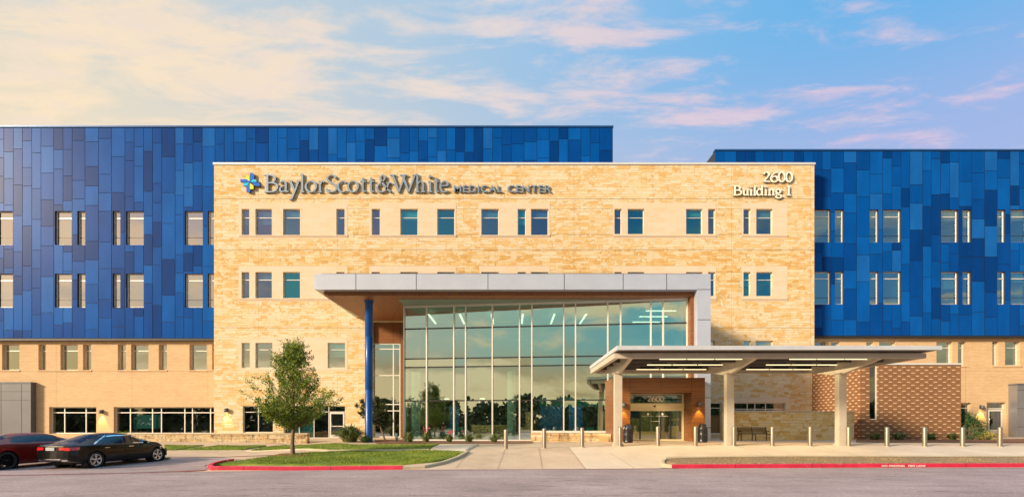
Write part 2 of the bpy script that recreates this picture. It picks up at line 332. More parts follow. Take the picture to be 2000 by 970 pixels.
# ------------------------------------------------------------------ object helpers
def tag(o, label=None, cat=None, group=None, kind=None):
    if label: o['label'] = label
    if cat: o['category'] = cat
    if group: o['group'] = group
    if kind: o['kind'] = kind
    return o
def thing(name, loc, label, cat, group=None, rz=0.0):
    o = bpy.data.objects.new(name, None); COL.objects.link(o); o.location = loc; o.rotation_euler = (0, 0, rz)
    o.empty_display_size = .2; return tag(o, label, cat, group)
def root_loc(o):
    p = Vector((0, 0, 0))
    while o: p += Vector(o.location); o = o.parent
    return p
class MB:
    def __init__(s): s.v = []; s.f = []; s.mi = []; s.cur = 0; s.smooth = []; s.sm = False
    def q(s, *pts):
        i = len(s.v); s.v += [tuple(p) for p in pts]; s.f.append(tuple(range(i, i+len(pts)))); s.mi.append(s.cur); s.smooth.append(s.sm)
    def box(s, x0, x1, y0, y1, z0, z1):
        p = [(x, y, z) for z in (z0, z1) for y in (y0, y1) for x in (x0, x1)]; i = len(s.v); s.v += p
        for f in ((0, 2, 3, 1), (4, 5, 7, 6), (0, 1, 5, 4), (2, 6, 7, 3), (0, 4, 6, 2), (1, 3, 7, 5)):
            s.f.append(tuple(i+k for k in f)); s.mi.append(s.cur); s.smooth.append(False)
    def bar(s, a, b, wd, ht, up=(0, 0, 1)):
        a, b = Vector(a), Vector(b); d = (b-a).normalized(); up = Vector(up)
        sd_ = d.cross(up)
        if sd_.length < 1e-4: sd_ = Vector((1, 0, 0))
        sd_.normalize(); u_ = sd_.cross(d); i = len(s.v)
        for p in (a, b):
            for sx, sz in ((-1, -1), (1, -1), (1, 1), (-1, 1)): s.v.append(tuple(p+sd_*(sx*wd/2)+u_*(sz*ht/2)))
        for f in ((3, 2, 1, 0), (4, 5, 6, 7), (0, 1, 5, 4), (1, 2, 6, 5), (2, 3, 7, 6), (3, 0, 4, 7)):
            s.f.append(tuple(i+k for k in f)); s.mi.append(s.cur); s.smooth.append(False)
    def tube(s, pts, rad, n=8, cap=True):
        pts = [Vector(p) for p in pts]; rad = rad if isinstance(rad, (list, tuple)) else [rad]*len(pts); base = len(s.v); ref = None
        for k, p in enumerate(pts):
            d = (pts[min(k+1, len(pts)-1)]-pts[max(k-1, 0)]).normalized()
            if ref is None: ref = Vector((1, 0, 0)) if abs(d.x) < .8 else Vector((0, 1, 0))
            a = (ref-d*ref.dot(d)).normalized(); b = d.cross(a); ref = a
            for j in range(n):
                t = 2*math.pi*j/n; s.v.append(tuple(p+a*(rad[k]*math.cos(t))+b*(rad[k]*math.sin(t))))
        for k in range(len(pts)-1):
            for j in range(n):
                s.f.append((base+k*n+j, base+k*n+(j+1) % n, base+(k+1)*n+(j+1) % n, base+(k+1)*n+j)); s.mi.append(s.cur); s.smooth.append(True)
        if cap:
            for k, o in ((0, -1), (len(pts)-1, 1)):
                r = [base+k*n+j for j in range(n)]; s.f.append(tuple(r[::-1] if o < 0 else r)); s.mi.append(s.cur); s.smooth.append(False)
    def lathe(s, prof, c=(0, 0, 0), n=20):
        base = len(s.v)
        for r, z in prof:
            for j in range(n): t = 2*math.pi*j/n; s.v.append((c[0]+r*math.cos(t), c[1]+r*math.sin(t), c[2]+z))
        for k in range(len(prof)-1):
            for j in range(n):
                s.f.append((base+k*n+j, base+k*n+(j+1) % n, base+(k+1)*n+(j+1) % n, base+(k+1)*n+j)); s.mi.append(s.cur); s.smooth.append(True)
    def build(s, name, mats, parent=None, local=False, merge=False, sharp=True):
        me = bpy.data.meshes.new(name)
        off = Vector((0, 0, 0)) if (local or parent is None) else root_loc(parent)
        me.from_pydata([(x-off.x, y-off.y, z-off.z) for x, y, z in s.v], [], s.f)
        if isinstance(mats, str): mats = [mats]
        for m in mats: me.materials.append(M[m])
        for p, mi, sm in zip(me.polygons, s.mi, s.smooth): p.material_index = mi; p.use_smooth = sm
        if merge:
            bm = bmesh.new(); bm.from_mesh(me); bmesh.ops.remove_doubles(bm, verts=bm.verts, dist=1e-4)
            bmesh.ops.recalc_face_normals(bm, faces=bm.faces); bm.to_mesh(me); bm.free()
        me.update()
        o = bpy.data.objects.new(name, me); COL.objects.link(o)
        if parent: o.parent = parent
        return o
def kids(o): return [c for c in COL.objects if c.parent == o]
def dup(o, parent=None):
    c = o.copy(); COL.objects.link(c); c.parent = parent
    for ch in kids(o): dup(ch, c)
    return c
def recenter(o):
    """origin of a single-mesh thing to the middle of its foot"""
    vs = [v.co for v in o.data.vertices]; mx = [max(v[i] for v in vs) for i in range(3)]; mn = [min(v[i] for v in vs) for i in range(3)]
    c = Vector(((mx[0]+mn[0])/2, (mx[1]+mn[1])/2, mn[2])); o.data.transform(Matrix.Translation(-c)); o.location = c; return o

def WX(px, D): return (px-CX)/F*D
def WZ(py, D): return (HY-py)/F*D+CAMZ
def P(px, py, D): return Vector((WX(px, D), D, WZ(py, D)))

# ------------------------------------------------------------------ terrain height
EX = [(-60, 16), (-19.3, 19.3), (-13.7, 20.7), (-9, 21.5), (-4.5, 21.8), (0, 22.1), (8, 22.6), (22, 22.9), (60, 23.2)]
def lerp_tab(tab, x):
    if x <= tab[0][0]: return tab[0][1]
    for (a, ya), (b, yb) in zip(tab, tab[1:]):
        if x <= b: return ya+(yb-ya)*(x-a)/(b-a)
    return tab[-1][1]
TK = [-1, 0, .3, 2, 3.2, 5.5, 8, 12, 18, 22, 300]
GC = [(-90, [-.83, -.83, -.825, -.79, -.765, -.70, -.64, -.56, -.44, -.05, -.02]),
      (-15.5, [-.83, -.83, -.825, -.79, -.765, -.70, -.64, -.54, -.44, -.05, -.02]),
      (-11.5, [-.83, -.83, -.76, -.60, -.51, -.41, -.31, -.19, -.10, -.02, -.02]),
      (0, [-.83, -.83, -.80, -.62, -.49, -.24, -.20, -.15, -.05, -.02, -.02]),
      (8, [-.83, -.83, -.80, -.52, -.34, -.04, -.01, 0, 0, 0, 0]),
      (90, [-.83, -.83, -.80, -.52, -.34, -.04, -.01, 0, 0, 0, 0])]
def g(X, Y):
    t = Y-lerp_tab(EX, X)
    if t <= 0: return -.83
    hs = [lerp_tab(list(zip(TK, c)), t) for _, c in GC]
    return lerp_tab([(GC[i][0], hs[i]) for i in range(len(GC))], X)
def G(px, py):
    D = 14.0
    while D < 60:
        if WZ(py, D) <= g(WX(px, D), D): break
        D += .01
    return (WX(px, D), D)
def drape(name, pts, m, off, step=.5, kind='structure', px=True):
    P2 = [G(*p) for p in pts] if px else pts
    bm = bmesh.new(); bm.faces.new([bm.verts.new((x, y, 0)) for x, y in P2])
    x0, x1 = min(p[0] for p in P2), max(p[0] for p in P2); y0, y1 = min(p[1] for p in P2), max(p[1] for p in P2)
    bmesh.ops.triangulate(bm, faces=bm.faces)
    for ax, a, b in ((0, x0, x1), (1, y0, y1)):
        k = math.floor(a/step)*step
        while k < b:
            no = (1, 0, 0) if ax == 0 else (0, 1, 0); co = (k, 0, 0) if ax == 0 else (0, k, 0)
            bmesh.ops.bisect_plane(bm, geom=bm.verts[:]+bm.edges[:]+bm.faces[:], plane_co=co, plane_no=no); k += step
    for v in bm.verts: v.co.z = g(v.co.x, v.co.y)+off
    ed_ = [e for e in bm.edges if e.is_boundary]
    if off > .04:
        for e in ed_:
            a_, c_ = e.verts; bm.faces.new([a_, c_, bm.verts.new((c_.co.x, c_.co.y, c_.co.z-off-.03)), bm.verts.new((a_.co.x, a_.co.y, a_.co.z-off-.03))])
    bmesh.ops.recalc_face_normals(bm, faces=bm.faces)
    if bm.faces and sum(f.normal.z for f in bm.faces) < 0: bmesh.ops.reverse_faces(bm, faces=bm.faces)
    me = bpy.data.meshes.new(name); bm.to_mesh(me); bm.free(); me.materials.append(M[m])
    for p in me.polygons: p.use_smooth = True
    o = bpy.data.objects.new(name, me); COL.objects.link(o); return tag(o, kind=kind), P2

b = MB(); b.q((-900, -900, -.95), (900, -900, -.95), (900, 900, -.95), (-900, 900, -.95)); tag(b.build('ground', 'soil'), kind='structure')
b = MB(); b.sm = True
xs = [-90+3*i for i in range(61)]
for xa, xb in zip(xs, xs[1:]): b.q((xa, -16, -.83), (xb, -16, -.83), (xb, lerp_tab(EX, xb)+.05, -.826), (xa, lerp_tab(EX, xa)+.05, -.826))
tag(b.build('road', 'asphalt'), kind='structure')
b = MB(); b.sm = True; stp = .25                                      # entrance drive, plaza and everything under the beds
nx, ny = int(110/.5), int(29/stp)
for i in range(nx):
    for j in range(ny):
        c = []
        for a, d in ((i, j), (i+1, j), (i+1, j+1), (i, j+1)):
            X = -45+a*.5; Y = lerp_tab(EX, X)+.0+d*stp; c.append((X, Y, g(X, Y)))
        b.q(*c)
tag(b.build('plaza', 'concrete'), kind='structure')
drape('parking_lot', [(-500, 1010), (-500, 893), (-100, 893), (60, 893), (250, 893), (330, 892.5), (432, 893), (470, 897), (440, 903), (400, 909), (404, 917.5), (340, 920.5), (200, 924.5), (0, 928.3), (-200, 934)], 'asphalt', .022)
drape('sidewalk', [(-300, 870), (380, 870), (500, 874), (620, 883), (560, 888.5), (500, 890), (432, 892.5), (330, 892), (-300, 892)], 'concrete', .03)
drape('driveway', [(1109, 873), (1145, 915.5), (1290, 914.3), (1292, 903), (1310, 898), (2150, 895), (2150, 871), (1400, 870)], 'concrete_pale', .016)
drape('walkway', [(853, 868), (935, 868), (912, 882), (838, 882)], 'concrete_pale', .05)
lawns = []
for nm, pts in (('lawn', [(414, 910), (600, 909), (787, 907.5), (850, 902), (888, 894), (912, 884), (880, 881.5), (700, 882.3), (610, 884), (560, 890), (500, 898), (440, 905)]),
                ('lawn', [(490, 880.5), (640, 880), (836, 878.6), (858, 868.5), (700, 869.5), (556, 870), (520, 873.5)]),
                ('lawn', [(352, 881), (468, 880.5), (520, 871), (430, 870.5), (395, 874)]),
                ('lawn', [(318, 881.5), (338, 881), (398, 870.5), (322, 870)])):
    lawns.append(drape(nm, pts, 'grass_turf', .075))
drape('berm', [(1297, 905), (1310, 908.5), (2100, 905), (2100, 894.5), (1500, 894.5), (1330, 897), (1304, 899)], 'soil', .10)
bermp = [G(*p) for p in [(1300, 904.5), (1312, 907.0), (2100, 904.5), (2100, 895), (1500, 895), (1330, 897.4), (1306, 899.4)]]
drape('planting_bed', [(735, 866), (850, 866), (1040, 864.8), (1040, 858), (730, 858)], 'mulch', .03)
drape('planting_bed', [(1672, 863.2), (1960, 864.5), (2100, 864.5), (2100, 856), (1880, 857.5), (1672, 857.5)], 'mulch', .03)
drape('tree_ring', [(535, 891), (548, 888.6), (575, 887.6), (600, 888.8), (612, 890.5), (600, 892.6), (572, 893.6), (548, 893)], 'mulch', .10)
def lines(name, segs, m, off, wd):
    b = MB()
    for a, c in segs:
        (x0, y0), (x1, y1) = G(*a), G(*c); n = max(2, int(math.hypot(x1-x0, y1-y0)/.25))
        d = Vector((x1-x0, y1-y0)).normalized(); nn = Vector((-d.y, d.x))*wd/2
        for k in range(n):
            q = []
            for t, sgn in ((k, 1), (k, -1), (k+1, -1), (k+1, 1)):
                X = x0+(x1-x0)*t/n+nn.x*sgn; Y = y0+(y1-y0)*t/n+nn.y*sgn; q.append((X, Y, g(X, Y)+off))
            b.q(*q)
    return tag(b.build(name, m, merge=True), kind='structure')
lines('pavement_joints', [((987, 876), (972, 915)), ((1052, 874), (1059, 915)), ((1109, 872.8), (1144, 915)), ((1190, 884), (1240, 914)), ((935, 869), (890, 914)), ((1410, 867), (1520, 893)), ((1560, 867), (1690, 893)), ((1720, 867), (1890, 893)), ((1000, 868.5), (1190, 866))], 'joint', .024, .018)
lines('painted_line', [((-300, 937), (0, 928.8)), ((0, 928.8), (200, 925)), ((200, 925), (340, 921.4)), ((340, 921.4), (400, 918.2)), ((790, 917.4), (1000, 917)), ((1000, 917), (1275, 915))], 'red_line', .020, .09)
lines('parking_line', [((322, 903), (640, 903))][:0] or [((150, 915), (455, 896)), ((335, 917), (240, 912))][:1], 'white_paint', .032, .09)

# grass blades on the lawns
def inside(p, poly):
    c = False; j = len(poly)-1
    for i in range(len(poly)):
        (xi, yi), (xj, yj) = poly[i], poly[j]
        if (yi > p[1]) != (yj > p[1]) and p[0] < (xj-xi)*(p[1]-yi)/(yj-yi)+xi: c = not c
        j = i
    return c
def blades(name, poly, n, m, off, h=(.03, .07), rng=random.Random(4)):
    b = MB(); x0, x1 = min(p[0] for p in poly), max(p[0] for p in poly); y0, y1 = min(p[1] for p in poly), max(p[1] for p in poly); k = 0
    for _ in range(n*3):
        if k >= n: break
        X, Y = rng.uniform(x0, x1), rng.uniform(y0, y1)
        if not inside((X, Y), poly): continue
        k += 1; z = g(X, Y)+off; a = rng.uniform(0, 6.28); w_ = rng.uniform(.006, .016); hh = rng.uniform(*h)*(1.0+.7*math.sin(X*1.7)*math.sin(Y*2.3))
        lx, ly = rng.gauss(0, .02), rng.gauss(0, .02)
        b.q((X-math.cos(a)*w_, Y-math.sin(a)*w_, z), (X+math.cos(a)*w_, Y+math.sin(a)*w_, z), (X+lx, Y+ly, z+hh))
    return tag(b.build(name, m), kind='stuff')
for (o, poly), n in zip(lawns, (32000, 16000, 6000, 2500)): 
    tag(blades('grass', poly, n, 'grass_blade', .07), 'short mown green grass of the lawn strips by the kerb', 'grass', kind='stuff')
tag(blades('grass', bermp, 9000, 'dry_grass', .09, (.015, .05)), 'dry tan grass and leaf litter on the strip behind the right kerb', 'grass', kind='stuff')

# kerbs
def kerb(name, path, m, ht=.15, wd=.16, px=True, lo=-.02):
    pts = [G(*p) for p in path] if px else path; dense = []
    for (xa, ya), (xb, yb) in zip(pts, pts[1:]):
        n = max(1, int(math.hypot(xb-xa, yb-ya)/.4)); dense += [(xa+(xb-xa)*k/n, ya+(yb-ya)*k/n) for k in range(n)]
    dense.append(pts[-1]); b = MB(); prof = [(0, lo), (.0, ht-.035), (.03, ht), (wd, ht), (wd, lo)]; rings = []
    for i, (X, Y) in enumerate(dense):
        a, c = dense[max(0, i-1)], dense[min(len(dense)-1, i+1)]; d = Vector((c[0]-a[0], c[1]-a[1])).normalized(); n = Vector((-d.y, d.x))
        zb = g(X, Y); rings.append([(X+n.x*o, Y+n.y*o, zb+h) for o, h in prof])
    for r0, r1 in zip(rings, rings[1:]):
        for k in range(len(prof)-1): b.q(r0[k], r1[k], r1[k+1], r0[k+1])
    b.q(*rings[0]); b.q(*rings[-1][::-1])
    return tag(b.build(name, m, merge=True), kind='structure')
kerb('kerb', [(452, 902), (428, 906), (411, 910.5), (405, 915), (412, 917.6), (500, 917.6), (640, 917.4), (786, 916.2)], 'kerb_red', .165)
kerb('kerb', [(786.5, 916.2), (830, 914), (868, 906), (897, 895.5), (917, 884)], 'kerb_concrete', .13)
kerb('kerb', [(1296, 900.5), (1290, 905), (1293, 910.5), (1312, 914.0)], 'kerb_concrete', .15)
kerb('kerb', [(1312.5, 914.0), (1600, 912.6), (1800, 911.9), (2150, 911.2)], 'kerb_red', .175)
kerb('gutter_edge', [(1300, 897.4), (1330, 895.6), (1500, 894), (2150, 894)], 'kerb_concrete', .13, .13)
kerb('gutter_edge', [(610, 884.0), (700, 882.6), (880, 881.8), (912, 883.5)], 'kerb_concrete', .09, .14)
kerb('gutter_edge', [(318, 882), (480, 881.3), (640, 880.6), (838, 879.2)], 'kerb_concrete', .09, .12)

# ------------------------------------------------------------------ text and lettering
def text_mb(s, size, ext, off=0.0, spacing=1.0):
    c = bpy.data.curves.new('t', 'FONT'); c.body = s; c.size = size; c.extrude = ext; c.offset = off; c.space_character = spacing
    o = bpy.data.objects.new('t', c); COL.objects.link(o); dg = bpy.context.evaluated_depsgraph_get(); dg.update()
    me = bpy.data.meshes.new_from_object(o.evaluated_get(dg)); vs = [tuple(v.co) for v in me.vertices]; fs = [tuple(p.vertices) for p in me.polygons]
    ns_ = [p.normal.z for p in me.polygons]
    bpy.data.objects.remove(o); bpy.data.curves.remove(c); bpy.data.meshes.remove(me); return vs, fs, ns_
def put_text(b, s, x0, x1, z0, z1, y, depth=.06, off=0.0, spacing=1.0, face=0, side=0):
    """fit the string into a box on a plane facing the camera"""
    vs, fs, ns_ = text_mb(s, 1, .5, off, spacing); ax = [v[0] for v in vs]; ay = [v[1] for v in vs]; i = len(b.v)
    for v in vs: b.v.append((x0+(v[0]-min(ax))/(max(ax)-min(ax))*(x1-x0), y-v[2]*depth, z0+(v[1]-min(ay))/(max(ay)-min(ay))*(z1-z0)))
    for f, n in zip(fs, ns_): b.f.append(tuple(i+k for k in f)); b.mi.append(face if n > .5 else side); b.smooth.append(False)
S_ = 's'; L_ = 'l'; C_ = 'c'
def stem(x, h, flag=True, foot=True):
    r = [(L_, [(x, 0), (x, h)])]
    if foot: r.append((L_, [(x-.13, .015), (x+.13, .015)]))
    if flag: r.append((L_, [(x-.12, h-.05), (x, h-.01)]))
    return r
def ell(cx, cy, rx, ry): return [(C_, [(cx+rx*math.cos(2*math.pi*k/24), cy+ry*math.sin(2*math.pi*k/24)) for k in range(24)])]
GL = {
 'B': [(L_, [(.2, 0), (.2, 1)]), (L_, [(.03, .985), (.3, .985)]), (L_, [(.03, .015), (.3, .015)]), (S_, [(.2, .985), (.45, .97), (.61, .86), (.62, .70), (.5, .57), (.22, .53)]), (S_, [(.22, .53), (.55, .52), (.74, .4), (.76, .25), (.65, .07), (.42, .015), (.2, .015)])],
 'a': [(S_, [(.08, .52), (.2, .63), (.36, .62), (.43, .48), (.43, .12), (.48, .03), (.60, .05)]), (S_, [(.42, .38), (.2, .32), (.08, .2), (.10, .07), (.2, .02), (.34, .06), (.42, .16)])],
 'y': [(L_, [(.08, .64), (.36, .04)]), (S_, [(.6, .64), (.36, .04), (.22, -.28), (.14, -.40), (.02, -.42)]), (L_, [(0, .635), (.22, .635)]), (L_, [(.48, .635), (.68, .635)])],
 'l': stem(.15, 1.05), 'o': ell(.34, .32, .27, .315),
 'r': stem(.15, .64)+[(S_, [(.15, .42), (.25, .58), (.36, .63), (.44, .57)])],
 'S': [(S_, [(.58, .80), (.5, .94), (.3, .985), (.13, .89), (.1, .73), (.25, .58), (.5, .43), (.62, .27), (.55, .08), (.33, .01), (.12, .05), (.04, .2)])],
 'c': [(S_, [(.5, .53), (.4, .62), (.25, .62), (.08, .46), (.07, .2), (.2, .03), (.36, .01), (.52, .10)])],
 't': [(S_, [(.16, .84), (.16, .5), (.16, .14), (.24, .02), (.38, .06)]), (L_, [(.0, .62), (.37, .62)])],
 '&': [(S_, [(.9, .02), (.65, .18), (.34, .60), (.26, .82), (.38, .98), (.52, .86), (.45, .66), (.15, .42), (.06, .22), (.18, .03), (.42, .02), (.62, .17), (.72, .42), (.76, .52)]), (L_, [(.62, .53), (.92, .53)])],
 'W': [(L_, [(.14, 1), (.50, 0)]), (L_, [(.50, 0), (.86, 1)]), (L_, [(.70, 1), (1.06, 0)]), (L_, [(1.06, 0), (1.42, 1)]), (L_, [(0, .985), (.3, .985)]), (L_, [(.58, .985), (.98, .985)]), (L_, [(1.28, .985), (1.56, .985)])],
 'h': stem(.15, 1.05)+[(S_, [(.15, .42), (.28, .59), (.42, .61), (.5, .45), (.5, .2), (.5, 0)]), (L_, [(.38, .015), (.63, .015)])],
 'n': stem(.15, .64)+[(S_, [(.15, .42), (.28, .59), (.42, .61), (.5, .45), (.5, .2), (.5, 0)]), (L_, [(.38, .015), (.63, .015)])],
 'i': stem(.15, .64)+ell(.15, .90, .035, .045),
 'e': [(L_, [(.09, .36), (.49, .38)]), (S_, [(.49, .38), (.43, .56), (.27, .63), (.08, .47), (.07, .2), (.2, .03), (.36, .01), (.51, .10)])],
 'u': [(S_, [(.15, .62), (.15, .3), (.17, .1), (.28, .02), (.42, .07), (.5, .2)]), (L_, [(.5, .63), (.5, .0)]), (L_, [(.03, .61), (.15, .62)]), (L_, [(.38, .61), (.5, .62)]), (L_, [(.5, .015), (.62, .015)])],
 'd': [(L_, [(.5, 0), (.5, 1.05)]), (L_, [(.38, 1.0), (.5, 1.04)]), (L_, [(.5, .015), (.62, .015)]), (S_, [(.5, .5), (.36, .62), (.2, .6), (.08, .42), (.08, .18), (.2, .02), (.36, .03), (.5, .16)])],
 'g': ell(.28, .42, .2, .2)+[(S_, [(.14, .26), (.08, .14), (.22, .06), (.46, .02), (.56, -.12), (.42, -.27), (.2, -.28), (.06, -.16), (.14, -.03), (.24, .04)]), (L_, [(.44, .58), (.60, .60)])],
 '1': [(L_, [(.25, 0), (.25, 1)]), (L_, [(.08, .015), (.42, .015)]), (L_, [(.08, .88), (.25, .98)])],
 '2': [(S_, [(.06, .76), (.15, .94), (.32, .98), (.5, .86), (.48, .66), (.3, .38), (.06, .06)]), ('b', [(.05, .05), (.58, .05)])],
 '6': [(S_, [(.56, .98), (.3, .85), (.1, .55), (.07, .28), (.18, .04), (.38, .01), (.55, .14), (.56, .38), (.42, .56), (.25, .53), (.1, .38)])],
 '0': ell(.32, .49, .25, .48)}
def catmull(p, n=5, closed=False):
    if len(p) < 3: return p
    o = []; m_ = len(p); rng = range(m_ if closed else m_-1)
    for i in rng:
        if closed: a, b_, c, d = p[(i-1) % m_], p[i], p[(i+1) % m_], p[(i+2) % m_]
        else: a, b_, c, d = p[max(i-1, 0)], p[i], p[i+1], p[min(i+2, m_-1)]
        for k in range(n):
            t = k/n; o.append(tuple(.5*((2*b_[j])+(-a[j]+c[j])*t+(2*a[j]-5*b_[j]+4*c[j]-d[j])*t*t+(-a[j]+3*b_[j]-3*c[j]+d[j])*t**3) for j in (0, 1)))
    if not closed: o.append(p[-1])
    return o
def glyph(b, ch, x0, x1, zb, cap, y, depth=.10, na=.085, nb=.036, k0=0):
    st = GL[ch]; xsA = [p[0] for _, s in st for p in s]; mn, mx = min(xsA)-.04, max(xsA)+.04; sx = (x1-x0)/(mx-mn)
    th = R(22)
    for si, (kind, pts) in enumerate(st):
        closed = kind == C_
        pp = catmull(pts, 5) if kind == S_ else list(pts)
        a_, b_ = (na, nb) if kind != 'b' else (.06, .06)
        W = [(x0+(p[0]-mn)*sx, zb+p[1]*cap) for p in pp]; n = len(W); Lf, Rt = [], []
        for i in range(n):
            p0, p1 = (W[(i-1) % n], W[(i+1) % n]) if closed else (W[max(i-1, 0)], W[min(i+1, n-1)])
            d = Vector((p1[0]-p0[0], p1[1]-p0[1])).normalized(); nn = Vector((-d.y, d.x))
            c_, s_ = nn.x*math.cos(th)+nn.y*math.sin(th), -nn.x*math.sin(th)+nn.y*math.cos(th)
            hw = math.sqrt((a_*c_)**2+(b_*s_)**2)*cap
            Lf.append((W[i][0]+nn.x*hw, W[i][1]+nn.y*hw)); Rt.append((W[i][0]-nn.x*hw, W[i][1]-nn.y*hw))
        yf = y-depth-.003*(si+k0); yb = y
        for i in range(n if closed else n-1):
            j = (i+1) % n; b.cur = 0
            b.q((Rt[i][0], yf, Rt[i][1]), (Rt[j][0], yf, Rt[j][1]), (Lf[j][0], yf, Lf[j][1]), (Lf[i][0], yf, Lf[i][1]))
            b.cur = 1
            b.q((Lf[i][0], yf, Lf[i][1]), (Lf[j][0], yf, Lf[j][1]), (Lf[j][0], yb, Lf[j][1]), (Lf[i][0], yb, Lf[i][1]))
            b.q((Rt[j][0], yf, Rt[j][1]), (Rt[i][0], yf, Rt[i][1]), (Rt[i][0], yb, Rt[i][1]), (Rt[j][0], yb, Rt[j][1]))
        if not closed:
            for i in (0, n-1): b.q((Lf[i][0], yf, Lf[i][1]), (Rt[i][0], yf, Rt[i][1]), (Rt[i][0], yb, Rt[i][1]), (Lf[i][0], yb, Lf[i][1]))

# ------------------------------------------------------------------ walls and windows
def wall(b, D, x0, x1, z0, z1, holes, depth=.22, back=None):
    """wall face on plane Y=D with openings and their reveals; holes in metres (x0,x1,z0,z1)"""
    xs = sorted({x0, x1, *[min(max(h[i], x0), x1) for h in holes for i in (0, 1)]}); zs = sorted({z0, z1, *[min(max(h[i], z0), z1) for h in holes for i in (2, 3)]})
    for xa, xb in zip(xs, xs[1:]):
        for za, zb in zip(zs, zs[1:]):
            if xb-xa < 1e-5 or zb-za < 1e-5: continue
            cx, cz = (xa+xb)/2, (za+zb)/2
            if any(h[0] < cx < h[1] and h[2] < cz < h[3] for h in holes): continue
            b.q((xa, D, za), (xb, D, za), (xb, D, zb), (xa, D, zb))
    for a, c, e, f in holes:
        a_, c_ = max(a, x0), min(c, x1); r = D+depth
        b.q((a_, D, e), (a_, D, f), (a_, r, f), (a_, r, e)); b.q((c_, D, e), (c_, r, e), (c_, r, f), (c_, D, f))
        b.q((a_, D, f), (c_, D, f), (c_, r, f), (a_, r, f)); b.q((a_, D, e), (a_, r, e), (c_, r, e), (c_, D, e))
def window(parent, D, h, pane, depth=.2, bars=(), transom=None, low=None, fw=.055, blind=0, frame_mat='frame_alu', back='interior_dark', back_d=.7):
    x0, x1, z0, z1 = h; y = D+depth-.06; b = MB()
    b.box(x0, x0+fw, y, y+.08, z0, z1); b.box(x1-fw, x1, y, y+.08, z0, z1)
    b.box(x0+fw, x1-fw, y+.002, y+.08, z0, z0+fw); b.box(x0+fw, x1-fw, y+.002, y+.08, z1-fw, z1)
    if transom: b.box(x0+fw, x1-fw, y+.003, y+.08, transom-fw/2, transom+fw/2)
    for xv in bars: b.box(xv-fw/2, xv+fw/2, y+.001, y+.08, z0+fw, z1-fw)
    f = b.build('window', frame_mat, parent)
    if low:
        b = MB(); b.box(x0+fw, x1-fw, y+.02, y+.07, low-.018, low+.018); b.build('rail', 'dark_metal', f)
    b = MB(); b.q((x0+fw*.5, y+.045, z0+fw*.5), (x1-fw*.5, y+.045, z0+fw*.5), (x1-fw*.5, y+.045, z1-fw*.5), (x0+fw*.5, y+.045, z1-fw*.5)); b.build('pane', pane, f)
    b = MB(); yb = y+back_d; z0b, z1b = z0-.02, z1+.02                  # the dim room behind
    b.q((x0-.05, yb, z0b), (x1+.05, yb, z0b), (x1+.05, yb, z1b), (x0-.05, yb, z1b))
    for xx in (x0-.05, x1+.05): b.q((xx, y+.1, z0b), (xx, yb, z0b), (xx, yb, z1b), (xx, y+.1, z1b))
    b.q((x0-.05, y+.1, z1b), (x1+.05, y+.1, z1b), (x1+.05, yb, z1b), (x0-.05, yb, z1b)); b.q((x0-.05, y+.1, z0b), (x1+.05, y+.1, z0b), (x1+.05, yb, z0b), (x0-.05, yb, z0b))
    b.build('room', back, f)
    if blind:
        b = MB(); zb = z1-(z1-z0)*blind; b.q((x0+fw, y+.16, zb), (x1-fw, y+.16, zb), (x1-fw, y+.16, z1-fw), (x0+fw, y+.16, z1-fw)); b.build('blind', 'blind', f)
    return f
def hole(a, c, t, bt, D): return (WX(a, D), WX(c, D), WZ(bt, D), WZ(t, D))
rw = random.Random(11)

# central stone block -------------------------------------------------
DS = 43.0
st = thing('stone_building', (0, DS, 0), 'four storey cream and gold limestone block carrying the hospital lettering', 'building')
row1 = [(472, 487), (499, 531), (553, 586), (657, 673), (726, 742), (782, 816), (854, 888), (940, 974), (1011, 1027), (1037, 1071), (1200, 1214), (1226, 1258), (1340, 1372), (1383, 1397), (1452, 1466), (1477, 1509)]
row3 = [(472, 488), (499, 532), (553, 586), (640, 674), (1382, 1396), (1452, 1467), (1476, 1510)]
H = []; spec = []
for a, c in row1:
    H.append(hole(a, c, 408, 459 if a < 1100 else 457, DS)); spec.append(('pane_stone', 424))
for a, c in row1:
    H.append(hole(a, c, 531, 582 if a < 1100 else 578, DS)); spec.append(('pane_stone', 545.5))
for a, c in row3:
    H.append(hole(a, c, 669 if a < 1100 else 665, 718, DS)); spec.append(('pane_low', 682))
groups1 = [(466, 679), (721, 891), (936, 1074), (1197, 1399), (1448, 1538)]
# ground floor storefronts
gf = [(474, 533), (554, 674), (1378, 1410), (1425, 1534)]
gh = [hole(474, 533, 792, 844, DS), hole(554, 674, 792, 855, DS), hole(1388, 1409, 786, 846, DS), hole(1434, 1534, 786, 802, DS)]
big = (WX(728, DS), WX(1374, DS), -.1, WZ(628, DS))
b = MB(); wall(b, DS, WX(418, DS), WX(1590.5, DS), -.6, WZ(322, DS), H+gh+[big], .25)
x0, x1 = WX(418, DS), WX(1590.5, DS); zt = WZ(322, DS)
b.q((x0, DS, -.6), (x0, DS, zt), (x0, DS+14, zt), (x0, DS+14, -.6)); b.q((x1, DS, -.6), (x1, DS+14, -.6), (x1, DS+14, zt), (x1, DS, zt))
b.q((x0, DS, zt), (x1, DS, zt), (x1, DS+14, zt), (x0, DS+14, zt))
b.build('wall', 'stone', st)
b = MB(); b.box(x0-.06, x1+.06, DS-.07, DS+.5, zt, WZ(318, DS)); b.build('coping', 'coping', st)
b = MB(); e = .012                                                    # dressed limestone fields round the window groups
